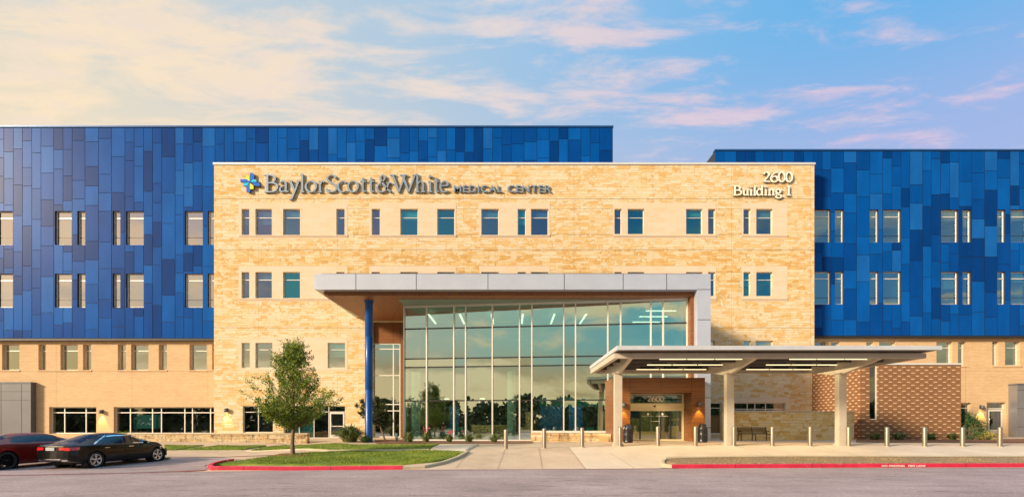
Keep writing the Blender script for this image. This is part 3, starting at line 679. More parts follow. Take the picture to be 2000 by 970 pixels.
for (ga, gb) in groups1:
    for top, bot, rowh in ((396, 408, None), (408, 459, 0), (459, 465, None), (519, 531, None), (531, 582, 1), (582, 588, None)):
        if top > 500 and ga > 1400 or top <= 465 or top > 500:
            hs = [h for h in H if h[2] > WZ(bot+4, DS)-.01 and h[3] < WZ(top-4, DS)+.01] if rowh is not None else []
            wall(b, DS-e, WX(ga, DS), WX(gb, DS), WZ(bot, DS), WZ(top, DS), [(h[0], h[1], max(h[2], WZ(bot, DS)), min(h[3], WZ(top, DS))) for h in hs], e)
for ga, gb in ((466, 679),):
    for top, bot in ((658, 669), (669, 718), (718, 724)):
        hs = [h for h in H if h[2] > WZ(722, DS) and h[3] < WZ(660, DS)] if top == 669 else []
        wall(b, DS-e, WX(ga, DS), WX(gb, DS), WZ(bot, DS), WZ(top, DS), hs, e)
wall(b, DS-e, WX(1424, DS), WX(1540, DS), WZ(785.9, DS), WZ(775, DS), [], e)
b.build('window_surround', 'limestone', st)
b = MB()
for (ga, gb) in groups1:
    for yy in (459.3, 582.3):
        b = MB(); b.box(WX(ga, DS), WX(gb, DS), DS-.07, DS-.013, WZ(yy+2.2, DS), WZ(yy, DS)); b.build('sill', 'limestone', st)
for i, (h, (pm, tr)) in enumerate(zip(H, spec)):
    if pm == 'pane_stone': pm = 'pane_stone_'+(['slate', 'slate', 'deep', 'deep', 'slate', 'teal', 'teal', 'deep', 'teal', 'slate', 'slate', 'teal', 'teal', 'slate', 'slate', 'deep', 'slate', 'slate', 'teal'][i % 19])
    window(st, DS, h, pm, .22, transom=WZ(tr, DS), blind=rw.choice([0, .25, .38, .55, .3, 0, .2]), back=rw.choice(['interior_dark', 'interior_wall']))
window(st, DS, gh[0], 'pane_dark', .2, bars=(WX(503, DS),), transom=WZ(804, DS))
window(st, DS, gh[2], 'pane_dark', .2, transom=WZ(796, DS), back='interior_teal')
window(st, DS, gh[3], 'pane_dark', .2, bars=(WX(1461, DS), WX(1476, DS), WX(1497, DS)), transom=WZ(798, DS))
f = window(st, DS, gh[1], 'pane_dark', .2, bars=(WX(583, DS), WX(612, DS), WX(641, DS)), transom=WZ(803.5, DS))
b = MB(); zz = DS+.11
for (a, c, t_, bt) in ((643, 672, 804.5, 854.5),):
    X0, X1, Z0, Z1 = hole(a, c, t_, bt, DS)
    b.box(X0, X0+.12, zz-.02, zz+.02, Z0, Z1); b.box(X1-.12, X1, zz-.02, zz+.02, Z0, Z1); b.box(X0+.12, X1-.12, zz-.019, zz+.02, Z1-.13, Z1); b.box(X0+.12, X1-.12, zz-.019, zz+.02, Z0, Z0+.28); b.box(X0+.12, X1-.12, zz-.017, zz+.02, Z0+.95, Z0+1.02)
dr = b.build('door', 'frame_alu', st)
b = MB(); b.tube([(X0+.16, zz-.07, Z0+.9), (X0+.16, zz-.07, Z0+1.3)], .015, 6); b.build('handle', 'chrome', dr)
b = MB(); b.box(WX(556, DS), WX(611, DS), DS+.3, DS+.33, 0, WZ(812, DS)); b.build('blind', 'interior_teal', st)

# blue wings -----------------------------------------------------------
DB, DK = 44.2, 44.6
def blue_wing(root, px0, px1, ytop, ybot, cols, holes_px, seed):
    rg = random.Random(seed); hs = [hole(*h, DB) for h in holes_px]; b = MB(); jb = MB()
    X0, X1, Z0, Z1 = WX(px0, DB), WX(px1, DB), WZ(ybot, DB), WZ(ytop, DB)
    wall(jb, DB+.03, X0, X1, Z0, Z1, hs, .22)
    jb.q((X0, DB+.03, Z1), (X1, DB+.03, Z1), (X1, DB+14, Z1), (X0, DB+14, Z1)); jb.q((X0, DB+.03, Z0), (X0, DB+.5, Z0), (X1, DB+.5, Z0), (X1, DB+.03, Z0))
    jb.q((X1, DB+.03, Z0), (X1, DB+14, Z0), (X1, DB+14, Z1), (X1, DB+.03, Z1)); jb.q((X0, DB+.03, Z0), (X0, DB+.03, Z1), (X0, DB+14, Z1), (X0, DB+14, Z0))
    jb.build('wall', 'joint_dark', root)
    prev = 0
    for a, c in zip(cols, cols[1:]):
        y = ytop+1.5; first = True; last = None
        while y < ybot-1:
            ln = rg.choice((36, 38, 48, 52, 60, 70, 78)); ln = ln*rg.uniform(.35, 1) if first else ln; first = False
            y2 = min(y+ln, ybot-1)
            if ybot-1-y2 < 14: y2 = ybot-1
            k = rg.choices((0, 1, 2, 3, 4), (24, 30, 22, 16, 8))[0]
            if k == last and rg.random() < .5: k = rg.choice((0, 1, 3))
            last = k; b.cur = k; gp = .018
            r = (WX(a, DB)+gp, WX(c, DB)-gp, WZ(y2, DB)+gp, WZ(y, DB)-gp)
            xs = sorted({r[0], r[1], *[min(max(h[i], r[0]), r[1]) for h in hs for i in (0, 1)]}); zs = sorted({r[2], r[3], *[min(max(h[i], r[2]), r[3]) for h in hs for i in (2, 3)]})
            for xa, xb in zip(xs, xs[1:]):
                for za, zb in zip(zs, zs[1:]):
                    if any(h[0] < (xa+xb)/2 < h[1] and h[2] < (za+zb)/2 < h[3] for h in hs): continue
                    b.q((xa, DB, za), (xb, DB, za), (xb, DB, zb), (xa, DB, zb))
            y = y2
    b.build('cladding', ['blue_panel_a', 'blue_panel_b', 'blue_panel_c', 'blue_panel_d', 'blue_panel_e'], root)
    b = MB(); b.box(X0-.05, X1+.05, DB-.06, DB+.4, Z1-.02, Z1+.10); b.build('coping', 'blue_trim', root)
    b = MB(); b.box(X0, X1, DB-.03, DB+.3, Z0-.16, Z0-.002); b.build('base_flashing', 'dark_metal', root)
    return hs
lw = thing('blue_panel_building', (-20, DB, 0), 'left wing with blue panel upper floors above tan brick, roof higher than the stone', 'building')
colsL = [7.5, 26, 43.7, 62, 80, 105, 123, 141, 166, 192.5, 217.7, 244, 261.7, 280.4, 298, 316, 342, 359, 377, 395, 420]
rg = random.Random(5); cl_ = [7.5]
while cl_[0] > -330: cl_.insert(0, cl_[0]-rg.choice((18, 18, 25)))
colsL = cl_[:-1]+colsL
while colsL[-1] < 1170: colsL.append(colsL[-1]+rg.choice((18, 18.5, 25)))
colsL[-1] = min(colsL[-1], 1180); colsL.append(1197)
HL = []
for top, bot in ((412, 478), (534, 600)):
    for a, c in ((-128, -94), (-82, -67), (-8, 25), (107, 140), (151, 166), (220, 235), (246, 280), (361, 396), (406, 430)):
        HL.append((a, c, top, bot))
hs = blue_wing(lw, -330, 1197, 248, 661, colsL, HL, 3)
for h, hp in zip(hs, HL): window(lw, DB, h, 'pane_left', .24, transom=WZ(hp[2]+13, DB), low=WZ(hp[3]-15.5, DB), fw=.07, blind=rw.choice([0, 0, .4, .75, .2]))
HK = [(-190, -157, 672, 722), (-110, -95, 672, 722), (4, 38, 672, 722), (75, 90, 672, 722), (118, 152, 672, 722), (162, 178, 672, 722), (230, 246, 672, 722), (256, 290, 672, 722), (310, 326, 672, 722), (370, 404, 672, 722), (414, 440, 672, 722)]
HG = [(96, 188, 794, 846), (222, 430, 794, 846)]
b = MB(); hk = [hole(*h, DK) for h in HK]; hg = [hole(*h, DK) for h in HG]
wall(b, DK, WX(-330, DK), WX(425, DK), -.7, WZ(663, DK), hk+hg, .34); b.build('brick_wall', 'tan_brick', lw)
b = MB()
for a, c in ((-200, -90), (0, 39), (73, 179), (229, 327), (368, 425)):
    b = MB(); b.box(WX(a, DK), WX(c, DK), DK-.05, DK-.002, WZ(725, DK), WZ(722.3, DK)); b.build('sill', 'tan_brick', lw)
for h, hp in zip(hk, HK): window(lw, DK, h, 'pane_low', .33, transom=WZ(684, DK), fw=.06)
for h, hp, bars in zip(hg, HG, ((121, 163), (250, 293.5, 311, 357, 372, 407.5))):
    window(lw, DK, h, 'pane_dark', .33, bars=[WX(q, DK) for q in bars], transom=WZ(805, DK), fw=.075, back_d=2.2, back='interior_wall')
b = MB(); b.box(WX(253, DK), WX(306, DK), DK+.5, DK+.55, WZ(836, DK), WZ(808, DK)); b.build('blind', 'interior_teal', lw)

rwg = thing('blue_panel_building', (35, DB, 0), 'right wing with deep blue panels above tan brick, lower roof than the left wing', 'building')
colsR = [1397, 1414, 1438, 1456, 1475, 1492, 1512, 1528, 1552, 1570, 1588, 1606, 1623, 1648, 1673, 1699, 1724, 1742, 1760, 1777, 1802, 1819, 1837, 1855, 1873, 1898, 1923, 1948, 1973, 1991]
while colsR[-1] < 2310: colsR.append(colsR[-1]+rg.choice((18, 18, 25)))
HR = []
for top, bot in ((409, 473), (530, 594)):
    for a, c in ((1560, 1622), (1631, 1648), (1699, 1716), (1725, 1760), (1838, 1872), (1880, 1897), (1948, 1964), (1974, 2008), (2090, 2124), (2132, 2148)): HR.append((a, c, top, bot))
hs = blue_wing(rwg, 1397, colsR[-1], 294, 656, colsR, HR, 9)
for h, hp in zip(hs, HR): window(rwg, DB, h, 'pane_right', .24, transom=WZ(hp[2]+13, DB), low=WZ(hp[3]-14, DB), fw=.07, blind=rw.choice([0, .3, .5, .25, .9, .65]), back=rw.choice(['interior_dark', 'interior_wall', 'interior_teal']))
HK = [(1560, 1612, 667, 715), (1623, 1640, 667, 715), (1692, 1706, 667, 715), (1717, 1749, 667, 722), (1829, 1860, 667, 713), (1871, 1886, 667, 714), (1938, 1950, 666, 713), (1963, 1992, 666, 713), (2080, 2110, 666, 713)]
HG = [(1840, 1897, 786, 826), (1927, 1965, 785, 845)]
b = MB(); hk = [hole(*h, DK) for h in HK]; hg = [hole(*h, DK) for h in HG]
wall(b, DK, WX(1560, DK), WX(2310, DK), -.5, WZ(658, DK), hk+hg, .34); b.build('brick_wall', 'tan_brick', rwg)
b = MB()
for a, c in ((1828, 1890), (1937, 1996)): b.box(WX(a, DK), WX(c, DK), DK-.05, DK-.002, WZ(716.5, DK), WZ(714, DK))
b.build('sill', 'tan_brick', rwg)
for h in hk: window(rwg, DK, h, 'pane_right', .33, transom=WZ(678, DK), fw=.06)
window(rwg, DK, hg[0], 'pane_dark', .33, transom=WZ(796, DK), back='interior_teal')
f = window(rwg, DK, hg[1], 'pane_dark', .33, bars=(WX(1933, DK),), transom=WZ(797, DK), fw=.07)
X0, X1, Z0, Z1 = hole(1934, 1963, 799, 845, DK); b = MB(); zz = DK+.24
b.box(X0, X0+.14, zz-.02, zz+.02, Z0, Z1); b.box(X1-.14, X1, zz-.02, zz+.02, Z0, Z1); b.box(X0+.14, X1-.14, zz-.019, zz+.02, Z1-.14, Z1); b.box(X0+.14, X1-.14, zz-.019, zz+.02, Z0, Z0+.3)
dr = b.build('door', 'frame_alu', rwg); b = MB(); b.tube([(X0+.10, zz-.07, Z0+.9), (X0+.05, zz-.12, Z0+1.1), (X0+.10, zz-.07, Z0+1.3)], .018, 6); b.build('handle', 'chrome', dr)

# grey metal clad blocks at both edges ---------------------------------
def metal_block(label, px0, px1, ytop, D, depth, lineys, linexs, m):
    X0, X1 = WX(px0, D), WX(px1, D); r = thing('metal_clad_block', ((X0+X1)/2, D, 0), label, 'building'); zt = WZ(ytop, D)
    b = MB(); b.box(X0, X1, D, D+depth, -.6, zt); b.build('wall', m, r)
    b = MB()
    for yy in lineys: b.box(X0, X1+.004, D-.006, D-.001, WZ(yy, D)-.015, WZ(yy, D)+.015)
    for xx in linexs: b.box(WX(xx, D)-.015, WX(xx, D)+.015, D-.008, D-.001, -.5, zt)
    b.build('panel_joint', 'dark_metal', r)
    b = MB(); b.box(X0-.04, X1+.04, D-.05, D+depth, zt, zt+.12); b.build('coping', 'grey_metal', r)
metal_block('dark grey metal panelled block at the far left beside the red car', -260, 60, 748, 44.1, .49, (764, 781), (2, 42, -60, -120), 'grey_metal')
metal_block('silver metal panelled block at the far right beyond the door', 1987, 2200, 751, 43.8, .79, (761, 797, 833), (2060,), 'alu_dull')

# brown brick annex ----------------------------------------------------
DA = 37.0; AX0, AX1 = 25.2, WX(1877, DA); az = WZ(712, DA)
an = thing('brick_annex', ((AX0+AX1)/2, DA, 0), 'low brown brick annex dotted with pale bricks, tall narrow slot window', 'building')
sl = (WX(1698, DA), WX(1714, DA), WZ(819, DA), az)
b = MB(); wall(b, DA, AX0, AX1, -.3, az, [sl], .15)
b.q((AX0, DA, -.3), (AX0, DA, az), (AX0, DS, az), (AX0, DS, -.3)); b.q((AX1, DA, -.3), (AX1, DK, -.3), (AX1, DK, az), (AX1, DA, az)); b.q((AX0, DA, az-.01), (AX1, DA, az-.01), (AX1, DK, az-.01), (AX0, DK, az-.01))
b.build('wall', 'accent_brick', an)
b = MB(); b.box(sl[1]+.02, AX1+.06, DA-.06, DK, az, az+.13); b.box(AX0-.06, sl[0], DA-.06, DK, az, az+.13); b.build('coping', 'coping', an)
window(an, DA, (sl[0], sl[1], sl[2], sl[3]+.1), 'pane_dark', .15, fw=.07)
b = MB(); b.box(AX0-.05, AX0-.01, DA+1.5, DA+3.6, .95, 1.35); b.box(AX0-.05, AX0-.01, DA+4.3, DA+5.4, .95, 1.3); b.build('side_window', 'pane_dark', an)

# ------------------------------------------------------------------ glazed lobby with its metal portal frame
DF = 34.0
lb = thing('glass_lobby', (0, 37, 0), 'tall glazed entrance lobby framed by a silver metal portal and wood soffit', 'building')
fz0, fz1 = WZ(565, DF), WZ(534.5, DF); SOF = 1.10+8.68
fx0, fx1 = WX(613, DF), WX(1388, DF); lx = WX(1362, DF)
b = MB(); r_ = .12
b.box(fx0+r_, fx1, DF, DS-.3, fz0, fz1); b.box(fx0, fx0+r_, DF+.05, DS-.3, fz0+.1, fz1-.12)
b.box(fx0+.03, fx0+r_, DF+.02, DS-.3, fz0+.03, fz0+.1); b.box(fx0+.03, fx0+r_, DF+.02, DS-.3, fz1-.12, fz1-.03)
b.box(lx, fx1, DF, DS-.05, -.1, fz0); b.build('portal_frame', 'alu_panel', lb)
for xx in (695, 813, 953, 1102, 1217, 1302): b = MB(); b.box(WX(xx, DF)-.018, WX(xx, DF)+.018, DF-.006, DF-.001, fz0, fz1); b.build('frame_joint', 'dark_metal', lb)
for yy in (624, 776, 834, 565): b = MB(); b.box(lx-.004, fx1+.004, DF-.006, DF-.001, WZ(yy, DF)-.018, WZ(yy, DF)+.018); b.build('frame_joint', 'dark_metal', lb)
b = MB(); b.box(fx0+.45, fx1-1.5, DF+.25, DS-.4, fz1, fz1+.10); b.build('roof_flashing', 'joint_dark', lb)
SX0 = fx0+.45
b = MB()                                                            # wood soffit box
b.q((SX0, DF+.6, SOF), (lx, DF+.6, SOF), (lx, DF+.6, fz0+.0), (SX0, DF+.6, fz0+.0))
b.build('soffit_edge', 'wood', lb)
b = MB(); b.q((SX0, DF+.6, SOF), (SX0+.45, DS+.3, SOF), (lx, DS+.3, SOF), (lx, DF+.6, SOF)); b.build('soffit', 'soffit_wood', lb)
b = MB(); b.q((SX0, DF+.6, SOF), (SX0, DF+.6, fz0), (SX0+.45, DS-.02, fz0), (SX0+.45, DS-.02, SOF)); b.q((fx0+r_, DF+.6, fz0-.002), (SX0, DF+.6, fz0-.002), (SX0+.45, DS, fz0-.002), (fx0+r_, DS, fz0-.002)); b.build('soffit_side', 'canopy_paint', lb)
b = MB()
for xx in (702, 770, 820, 876, 899, 956, 1012, 1037, 1102, 1126, 1190, 1214, 1274, 1298): b.box(WX(xx, DF+.6)-.012, WX(xx, DF+.6)+.012, DF+.592, DF+.599, SOF, fz0)
b.build('soffit_joint', 'joint_dark', lb)
b = MB(); b.box(lx-.22, lx-.001, DF+.62, 36.2, -.05, SOF); b.build('wood_reveal', 'wood', lb)
# curtain wall on a slightly turned plane
A = Vector((WX(790, 37.7), 37.7, 0)); B_ = Vector((lx-.22, 35.35, 0)); dAB = (B_-A).normalized(); nAB = Vector((dAB.y, -dAB.x, 0))
def cw(px):
    t_ = (px-CX)/F; k = (t_*A.y-A.x)/(dAB.x-t_*dAB.y); return A+dAB*k
endpx = CX+F*B_.x/B_.y
mull = [790, 834, 887, 910, 962, 1015, 1039, 1101, 1124, 1187, 1212, 1271, 1295, endpx]
PL = 1039                                                           # right of here the glass stands on a stone plinth
b = MB()
for i, px in enumerate(mull):
    p = cw(px); z0 = -.08 if px <= PL+1 else .62
    wd = .075 if i in (0, len(mull)-1) else .085
    b.bar(p+nAB*.08+Vector((0, 0, z0)), p+nAB*.08+Vector((0, 0, SOF)), wd, .16, up=nAB)
b.bar(A+nAB*.09+Vector((0, 0, SOF-.05)), B_+nAB*.09+Vector((0, 0, SOF-.05)), .18, .12)
b.bar(A+nAB*.09+Vector((0, 0, -.06)), cw(PL)+nAB*.09+Vector((0, 0, -.06)), .18, .14)
b.bar(cw(PL)+nAB*.09+Vector((0, 0, .58)), cw(1188)+nAB*.09+Vector((0, 0, .58)), .18, .14)
b.build('mullion', 'frame_alu', lb)
b = MB()
for zr in (7.0, 4.80, 4.18, 1.72): b.bar(A+nAB*.02+Vector((0, 0, CAMZ+zr)), B_+nAB*.02+Vector((0, 0, CAMZ+zr)), .07, .085)
b.bar(A+Vector((0, 0, .55)), cw(PL)+Vector((0, 0, .55)), .05, .045)
b.build('transom', 'dark_metal', lb)
b = MB()
for a_, c_ in zip(mull, mull[1:]):
    p, q = cw(a_), cw(c_); z0 = -.08 if c_ <= PL+1 else .60
    for za, zb in ((z0, CAMZ+1.72), (CAMZ+1.72, CAMZ+4.18), (CAMZ+4.18, CAMZ+4.8), (CAMZ+4.8, CAMZ+7.0), (CAMZ+7.0, SOF)):
        tl = (rw.gauss(0, .009), rw.gauss(0, .012))
        b.q((p.x, p.y, za), (q.x, q.y+tl[0], za), (q.x, q.y+tl[0]+tl[1], zb), (p.x, p.y+tl[1], zb))
b.build('glazing', 'curtain_glass', lb)
sr = Vector((A.x, A.y, 0)); b = MB(); b.q((A.x, A.y, -.1), (A.x, DS+.25, -.1), (A.x, DS+.25, SOF), (A.x, A.y, SOF)); b.build('side_glazing', 'curtain_glass', lb)
# stone plinth below the glass
b = MB(); p, q = cw(PL)+nAB*.95, Vector((6.5, 33.6, 0))
pp = [(p.x, p.y), (q.x, q.y), (6.5, 36.0), (cw(PL).x, cw(PL).y+.1)]
b.q(*[(x, y, -.5) for x, y in pp][:2], *[(x, y, .49) for x, y in pp[:2]][::-1])
b.q((pp[3][0], pp[3][1], -.5), (pp[0][0], pp[0][1], -.5), (pp[0][0], pp[0][1], .49), (pp[3][0], pp[3][1], .49)); b.q(*[(x, y, .49) for x, y in pp])
b.build('plinth', 'stone_low', lb)
# wood back wall and the storefront beside the blue column
DW = DS+.30
b = MB(); hw = hole(700, 782, 670, 853.5, DW)
wall(b, DW, WX(700, DW), WX(822, DW), -.2, SOF+.2, [hw], .05); b.build('wood_wall', 'wood', lb)
b = MB()
for xx in (768, 782): b.box(WX(xx, DW)-.012, WX(xx, DW)+.012, DW-.006, DW-.001, WZ(670, DW), SOF)
b.build('wood_joint', 'joint_dark', lb)
f = window(lb, DW, hw, 'pane_low', .10, bars=(WX(768, DW),), transom=WZ(681, DW), fw=.09, back='interior_wall', back_d=3)
b = MB()
for yy in (732.5, 789, 801.5): b.box(hw[0], hw[1], DW+.03, DW+.1, WZ(yy, DW)-.04, WZ(yy, DW)+.04)
b.build('crossbar', 'frame_alu', f)
# column
b = MB(); cc = (WX(720.5, 36), 36.0, 0); b.lathe([(.31, -.3), (.27, -.02), (.27, 3.5), (.262, 3.51), (.262, 3.53), (.27, 3.54), (.27, 7.2), (.262, 7.21), (.262, 7.23), (.27, 7.24), (.27, SOF-.2), (.33, SOF-.001)], cc, 28)
b.build('blue_column', 'blue_column', lb)
# interior
b = MB(); b.q((A.x, DS-7, -.09), (13, DS-8, -.09), (13, 54, -.09), (A.x, 54, -.09)); b.build('floor', 'interior_floor', lb)
b = MB(); b.q((A.x, 53, -.1), (13, 53, -.1), (13, 53, 10), (A.x, 53, 10)); b.q((13, 36, -.1), (13, 53, -.1), (13, 53, 10), (13, 36, 10)); b.q((A.x, DS+.3, -.1), (A.x, 53, -.1), (A.x, 53, 10), (A.x, DS+.3, 10)); b.build('inner_wall', 'interior_wall', lb)
b = MB(); b.q((A.x, 35.5, SOF-.02), (13, 35.5, SOF-.02), (13, 54, SOF-.02), (A.x, 54, SOF-.02)); b.build('inner_ceiling', 'interior_ceiling', lb)
b = MB(); b.box(A.x+.1, 12.9, 40.6, 52.9, 4.7, 5.45); b.build('mezzanine', 'interior_dark', lb)
b = MB(); b.box(8.2, 12.9, 38.8, 40.2, 5.2, 7.6); b.build('balcony_wall', 'interior_tan', lb)
for px, D in ((999, 39.0), (812, 39.6)):
    b = MB(); b.lathe([(.34, -.09), (.34, 5.1)], (WX(px, D), D, 0), 20); b.build('inner_column', 'interior_column', lb)
for px in (837, 898, 960, 1021, 1083, 1145):
    X = WX(px, 38.6); b = MB(); b.box(X-.07, X+.07, 38.6, 42.2, SOF-.42, SOF-.36); b.build('ceiling_light', 'ceiling_strip', lb)
for Y, a_, c_ in ((37.4, 9.8, 12.0), (39.4, 9.8, 12.0), (41.5, 9.8, 12.0)):
    b = MB(); b.box(a_, c_, Y, Y+.12, SOF-.42, SOF-.36); b.build('ceiling_light', 'ceiling_strip', lb)
b = MB()
for px, py in ((872, 779), (942, 778.5), (1085, 777.5), (1113, 777.5)):
    D = 43.0; X = WX(px, D); b.box(X-.2, X+.2, D, D+.25, WZ(py, D), WZ(py, D)+.07)
b.build('downlight', 'ceiling_strip', lb)
b = MB(); b.box(2.4, 4.4, 43.4, 43.5, -.05, 2.7); b.box(-5.4, -4.6, 44, 44.1, 0, 2.6); b.box(5.0, 6.2, 45, 45.1, 0, 2.9); b.build('inner_screen', 'interior_blue', lb)
b = MB(); b.box(-3.5, -.2, 44.5, 45.3, -.05, 1.05); b.box(8.0, 10, 46, 46.6, 0, 2.3); b.box(1.2, 1.9, 46, 46.2, 0, 2.2); b.build('reception_desk', 'interior_tan', lb)
b = MB(); b.box(2.2, 7.4, 41.2, 41.3, 2.55, 3.3); b.build('glass_band', 'interior_teal', lb)

for X_, Y_, Z_, pw in ((-3, 43.5, 4.3, 160), (4, 43.5, 4.3, 160), (9.5, 43, 4.3, 120), (0, 39, 9.0, 200)):
    ld = bpy.data.lights.new('lobby_lamp', 'AREA'); ld.energy = pw; ld.size = 2.2; ld.color = (1, .86, .62); lo = bpy.data.objects.new('lobby_lamp', ld); COL.objects.link(lo); lo.location = (X_, Y_, Z_); lo.location -= root_loc(lb); lo.parent = lb
for cxx, cyy in ((-6, 40), (-5.2, 40.3), (-4.2, 41), (-1.2, 40), (-.3, 40.2), (1.0, 40.8), (6.2, 40.4), (7.0, 40.2)):
    b = MB(); b.box(cxx-.3, cxx+.3, cyy-.3, cyy+.3, .30, .42); b.box(cxx-.3, cxx+.3, cyy+.24, cyy+.34, .42, .90)
    for a_ in (-.28, .24):
        for c_ in (-.28, .24): b.box(cxx+a_, cxx+a_+.04, cyy+c_, cyy+c_+.04, -.09, .30)
    b.build('lobby_chair', rw.choice(['interior_teal', 'interior_tan', 'interior_blue']), lb)
# wood portal round the sliding doors ------------------------------------
PD = 33.0; pt = thing('entrance_portal', (9.5, PD, 0), 'wood clad entrance porch with sliding glass doors under white digits 2600', 'doorway')
PX0, PX1, PZ = 6.55, WX(1377, PD), WZ(737, PD); ox0, ox1, oz = WX(1231, PD), WX(1351, PD), WZ(766, PD)
b = MB(); wall(b, PD, PX0, PX1, -.1, PZ, [(ox0, ox1, -.1, oz)], 1.6)
b.q((PX0, PD, -.1), (PX0, PD, PZ), (PX0, 36.2, PZ), (PX0, 36.2, -.1)); b.q((PX1, PD, -.1), (PX1, DF, -.1), (PX1, DF, PZ), (PX1, PD, PZ)); b.q((PX0, PD, PZ), (PX1, PD, PZ), (PX1, 36, PZ), (PX0, 36, PZ))
b.build('surround', 'wood', pt)
b = MB()
for xx in (1231, 1291, 1351): b.box(WX(xx, PD)-.01, WX(xx, PD)+.01, PD-.005, PD-.001, oz, PZ)
for a_, c_ in ((1199, 1231), (1351, 1377)): b.box(WX(a_, PD), WX(c_, PD), PD-.005, PD-.001, WZ(777, PD)-.01, WZ(777, PD)+.01)
b.build('panel_joint', 'joint_dark', pt)
DD = 34.5; dx0, dx1 = ox0, ox1-.02; hz0, hz1 = WZ(797, DD), WZ(787, DD)
b = MB(); b.box(dx0, dx1, DD-.12, DD+.1, hz0, hz1); b.box(dx0, dx0+.06, DD-.04, DD+.04, 0, hz0); b.box(dx1-.12, dx1, DD-.06, DD+.06, 0, oz); b.box(dx0, dx1-.12, DD-.03, DD+.05, 0, .10); b.box(dx0, dx1-.12, DD-.03, DD+.04, oz-.06, oz)
b.box(dx0+.06, dx1-.12, DD-.025, DD+.04, hz0-.16, hz0-.004)
hd = b.build('header', 'sign_cream', pt)
b = MB(); b.box((dx0+dx1)/2-.09, (dx0+dx1)/2+.05, DD-.17, DD-.12, hz0+.10, hz0+.20); b.build('sensor', 'black_plastic', hd)
for a_, c_ in ((1231, 1250), (1250, 1290), (1290, 1310), (1310, 1334)):
    X0, X1 = WX(a_, DD), WX(c_, DD); X0 = max(X0, dx0+.06); b = MB()
    b.box(X0, X0+.045, DD-.02, DD+.02, .1, hz0-.16); b.box(X1-.045, X1, DD-.02, DD+.02, .1, hz0-.16)
    dl = b.build('door', 'dark_metal', pt); b = MB(); b.q((X0, DD+.01, .1), (X1, DD+.01, .1), (X1, DD+.01, hz0-.16), (X0, DD+.01, hz0-.16)); b.build('pane', 'door_glass', dl)
b = MB(); b.q((dx0, DD+.01, hz1), (dx1, DD+.01, hz1), (dx1, DD+.01, oz), (dx0, DD+.01, oz)); b.build('transom_pane', 'pane_dark', pt)
b = MB()
n_ = [(1264.5, 1272), (1272.6, 1280), (1280.7, 1288), (1288.6, 1296)]
for ch, (a_, c_) in zip('2600', n_): glyph(b, ch, WX(a_, DD), WX(c_, DD), WZ(783.2, DD), WZ(773, DD)-WZ(783.2, DD), DD-.02, .03, .115, .055)
b.build('number', ['letter_white', 'letter_rim'], pt)
b = MB(); zb = lambda yy: WZ(yy, DD)                                # frosted marks on the doors
for cx_ in (1265.5, 1293.5):
    c = P(cx_, 808, DD); 
    b.q((c.x-.09, DD-.03, c.z), (c.x, DD-.03, c.z-.1), (c.x+.09, DD-.03, c.z), (c.x, DD-.03, c.z+.1))
put_text(b, 'BaylorScott&White', WX(1254, DD), WX(1277, DD), zb(813.2), zb(811), DD-.03, .004); put_text(b, 'BaylorScott&White', WX(1281, DD), WX(1305, DD), zb(813.2), zb(811), DD-.03, .004)
b.box(WX(1270, DD), WX(1288, DD), DD-.034, DD-.03, zb(822.4), zb(821.6))
b.build('door_marking', 'letter_white', pt)
b = MB(); b.box(8.1, 8.9, DD+1.2, DD+1.3, 1.55, 2.2); b.box(7.7, 8.7, DD+2.5, DD+2.6, 1.5, 2.25); b.build('inner_poster', 'interior_blue', pt)
b = MB(); b.box(7.6, 13, DD+5, DD+5.1, 0, 2.9); b.build('inner_wall', 'interior_tan', pt)
b = MB(); b.box(10.9, 11.45, DD+.6, DD+.62, .25, 1.0); b.box(7.9, 8.3, DD+.6, DD+.62, .3, .95); b.box(10.9, 11.45, DD+.6, DD+.62, 1.35, 1.5); b.build('notice', 'sign_cream', pt)

# drop-off canopy ----------------------------------------------------------
cp = thing('entrance_canopy', (12, 28.2, 0), 'flat silver drop-off canopy on three square posts with tube lights', 'canopy')
cf, cr = 24.0, 32.4; kx0, kx1 = 4.92, WX(1840, cf); ct = WZ(674.5, cf); cb = WZ(682.5, cf)
b = MB(); b.box(kx0, kx1, cf, cr, cb, ct); b.build('roof', 'alu_white', cp)
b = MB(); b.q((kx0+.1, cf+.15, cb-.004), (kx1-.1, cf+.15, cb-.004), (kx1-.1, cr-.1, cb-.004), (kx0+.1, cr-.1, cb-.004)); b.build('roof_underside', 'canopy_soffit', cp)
bz0, bz1 = WZ(699.5, 24.8), cb-.01; bx0, bx1 = kx0+.02, WX(1806, 24.8)
b = MB(); b.box(bx0, bx1, 24.7, 24.95, bz0, bz0+.24); b.box(bx0+.3, bx1-.3, 32.0, 32.2, bz0, bz0+.27); b.box(bx0, bx0+.22, 24.96, 32.2, bz0+.002, bz0+.27); b.box(bx1-.22, bx1, 24.96, 32.2, bz0+.002, bz0+.27)
b.build('perimeter_beam', 'canopy_paint', cp)
b = MB()
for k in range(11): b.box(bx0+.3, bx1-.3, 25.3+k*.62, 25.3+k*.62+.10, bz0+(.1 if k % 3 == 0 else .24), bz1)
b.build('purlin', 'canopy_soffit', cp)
colsX = [5.83, 11.95, 18.1]
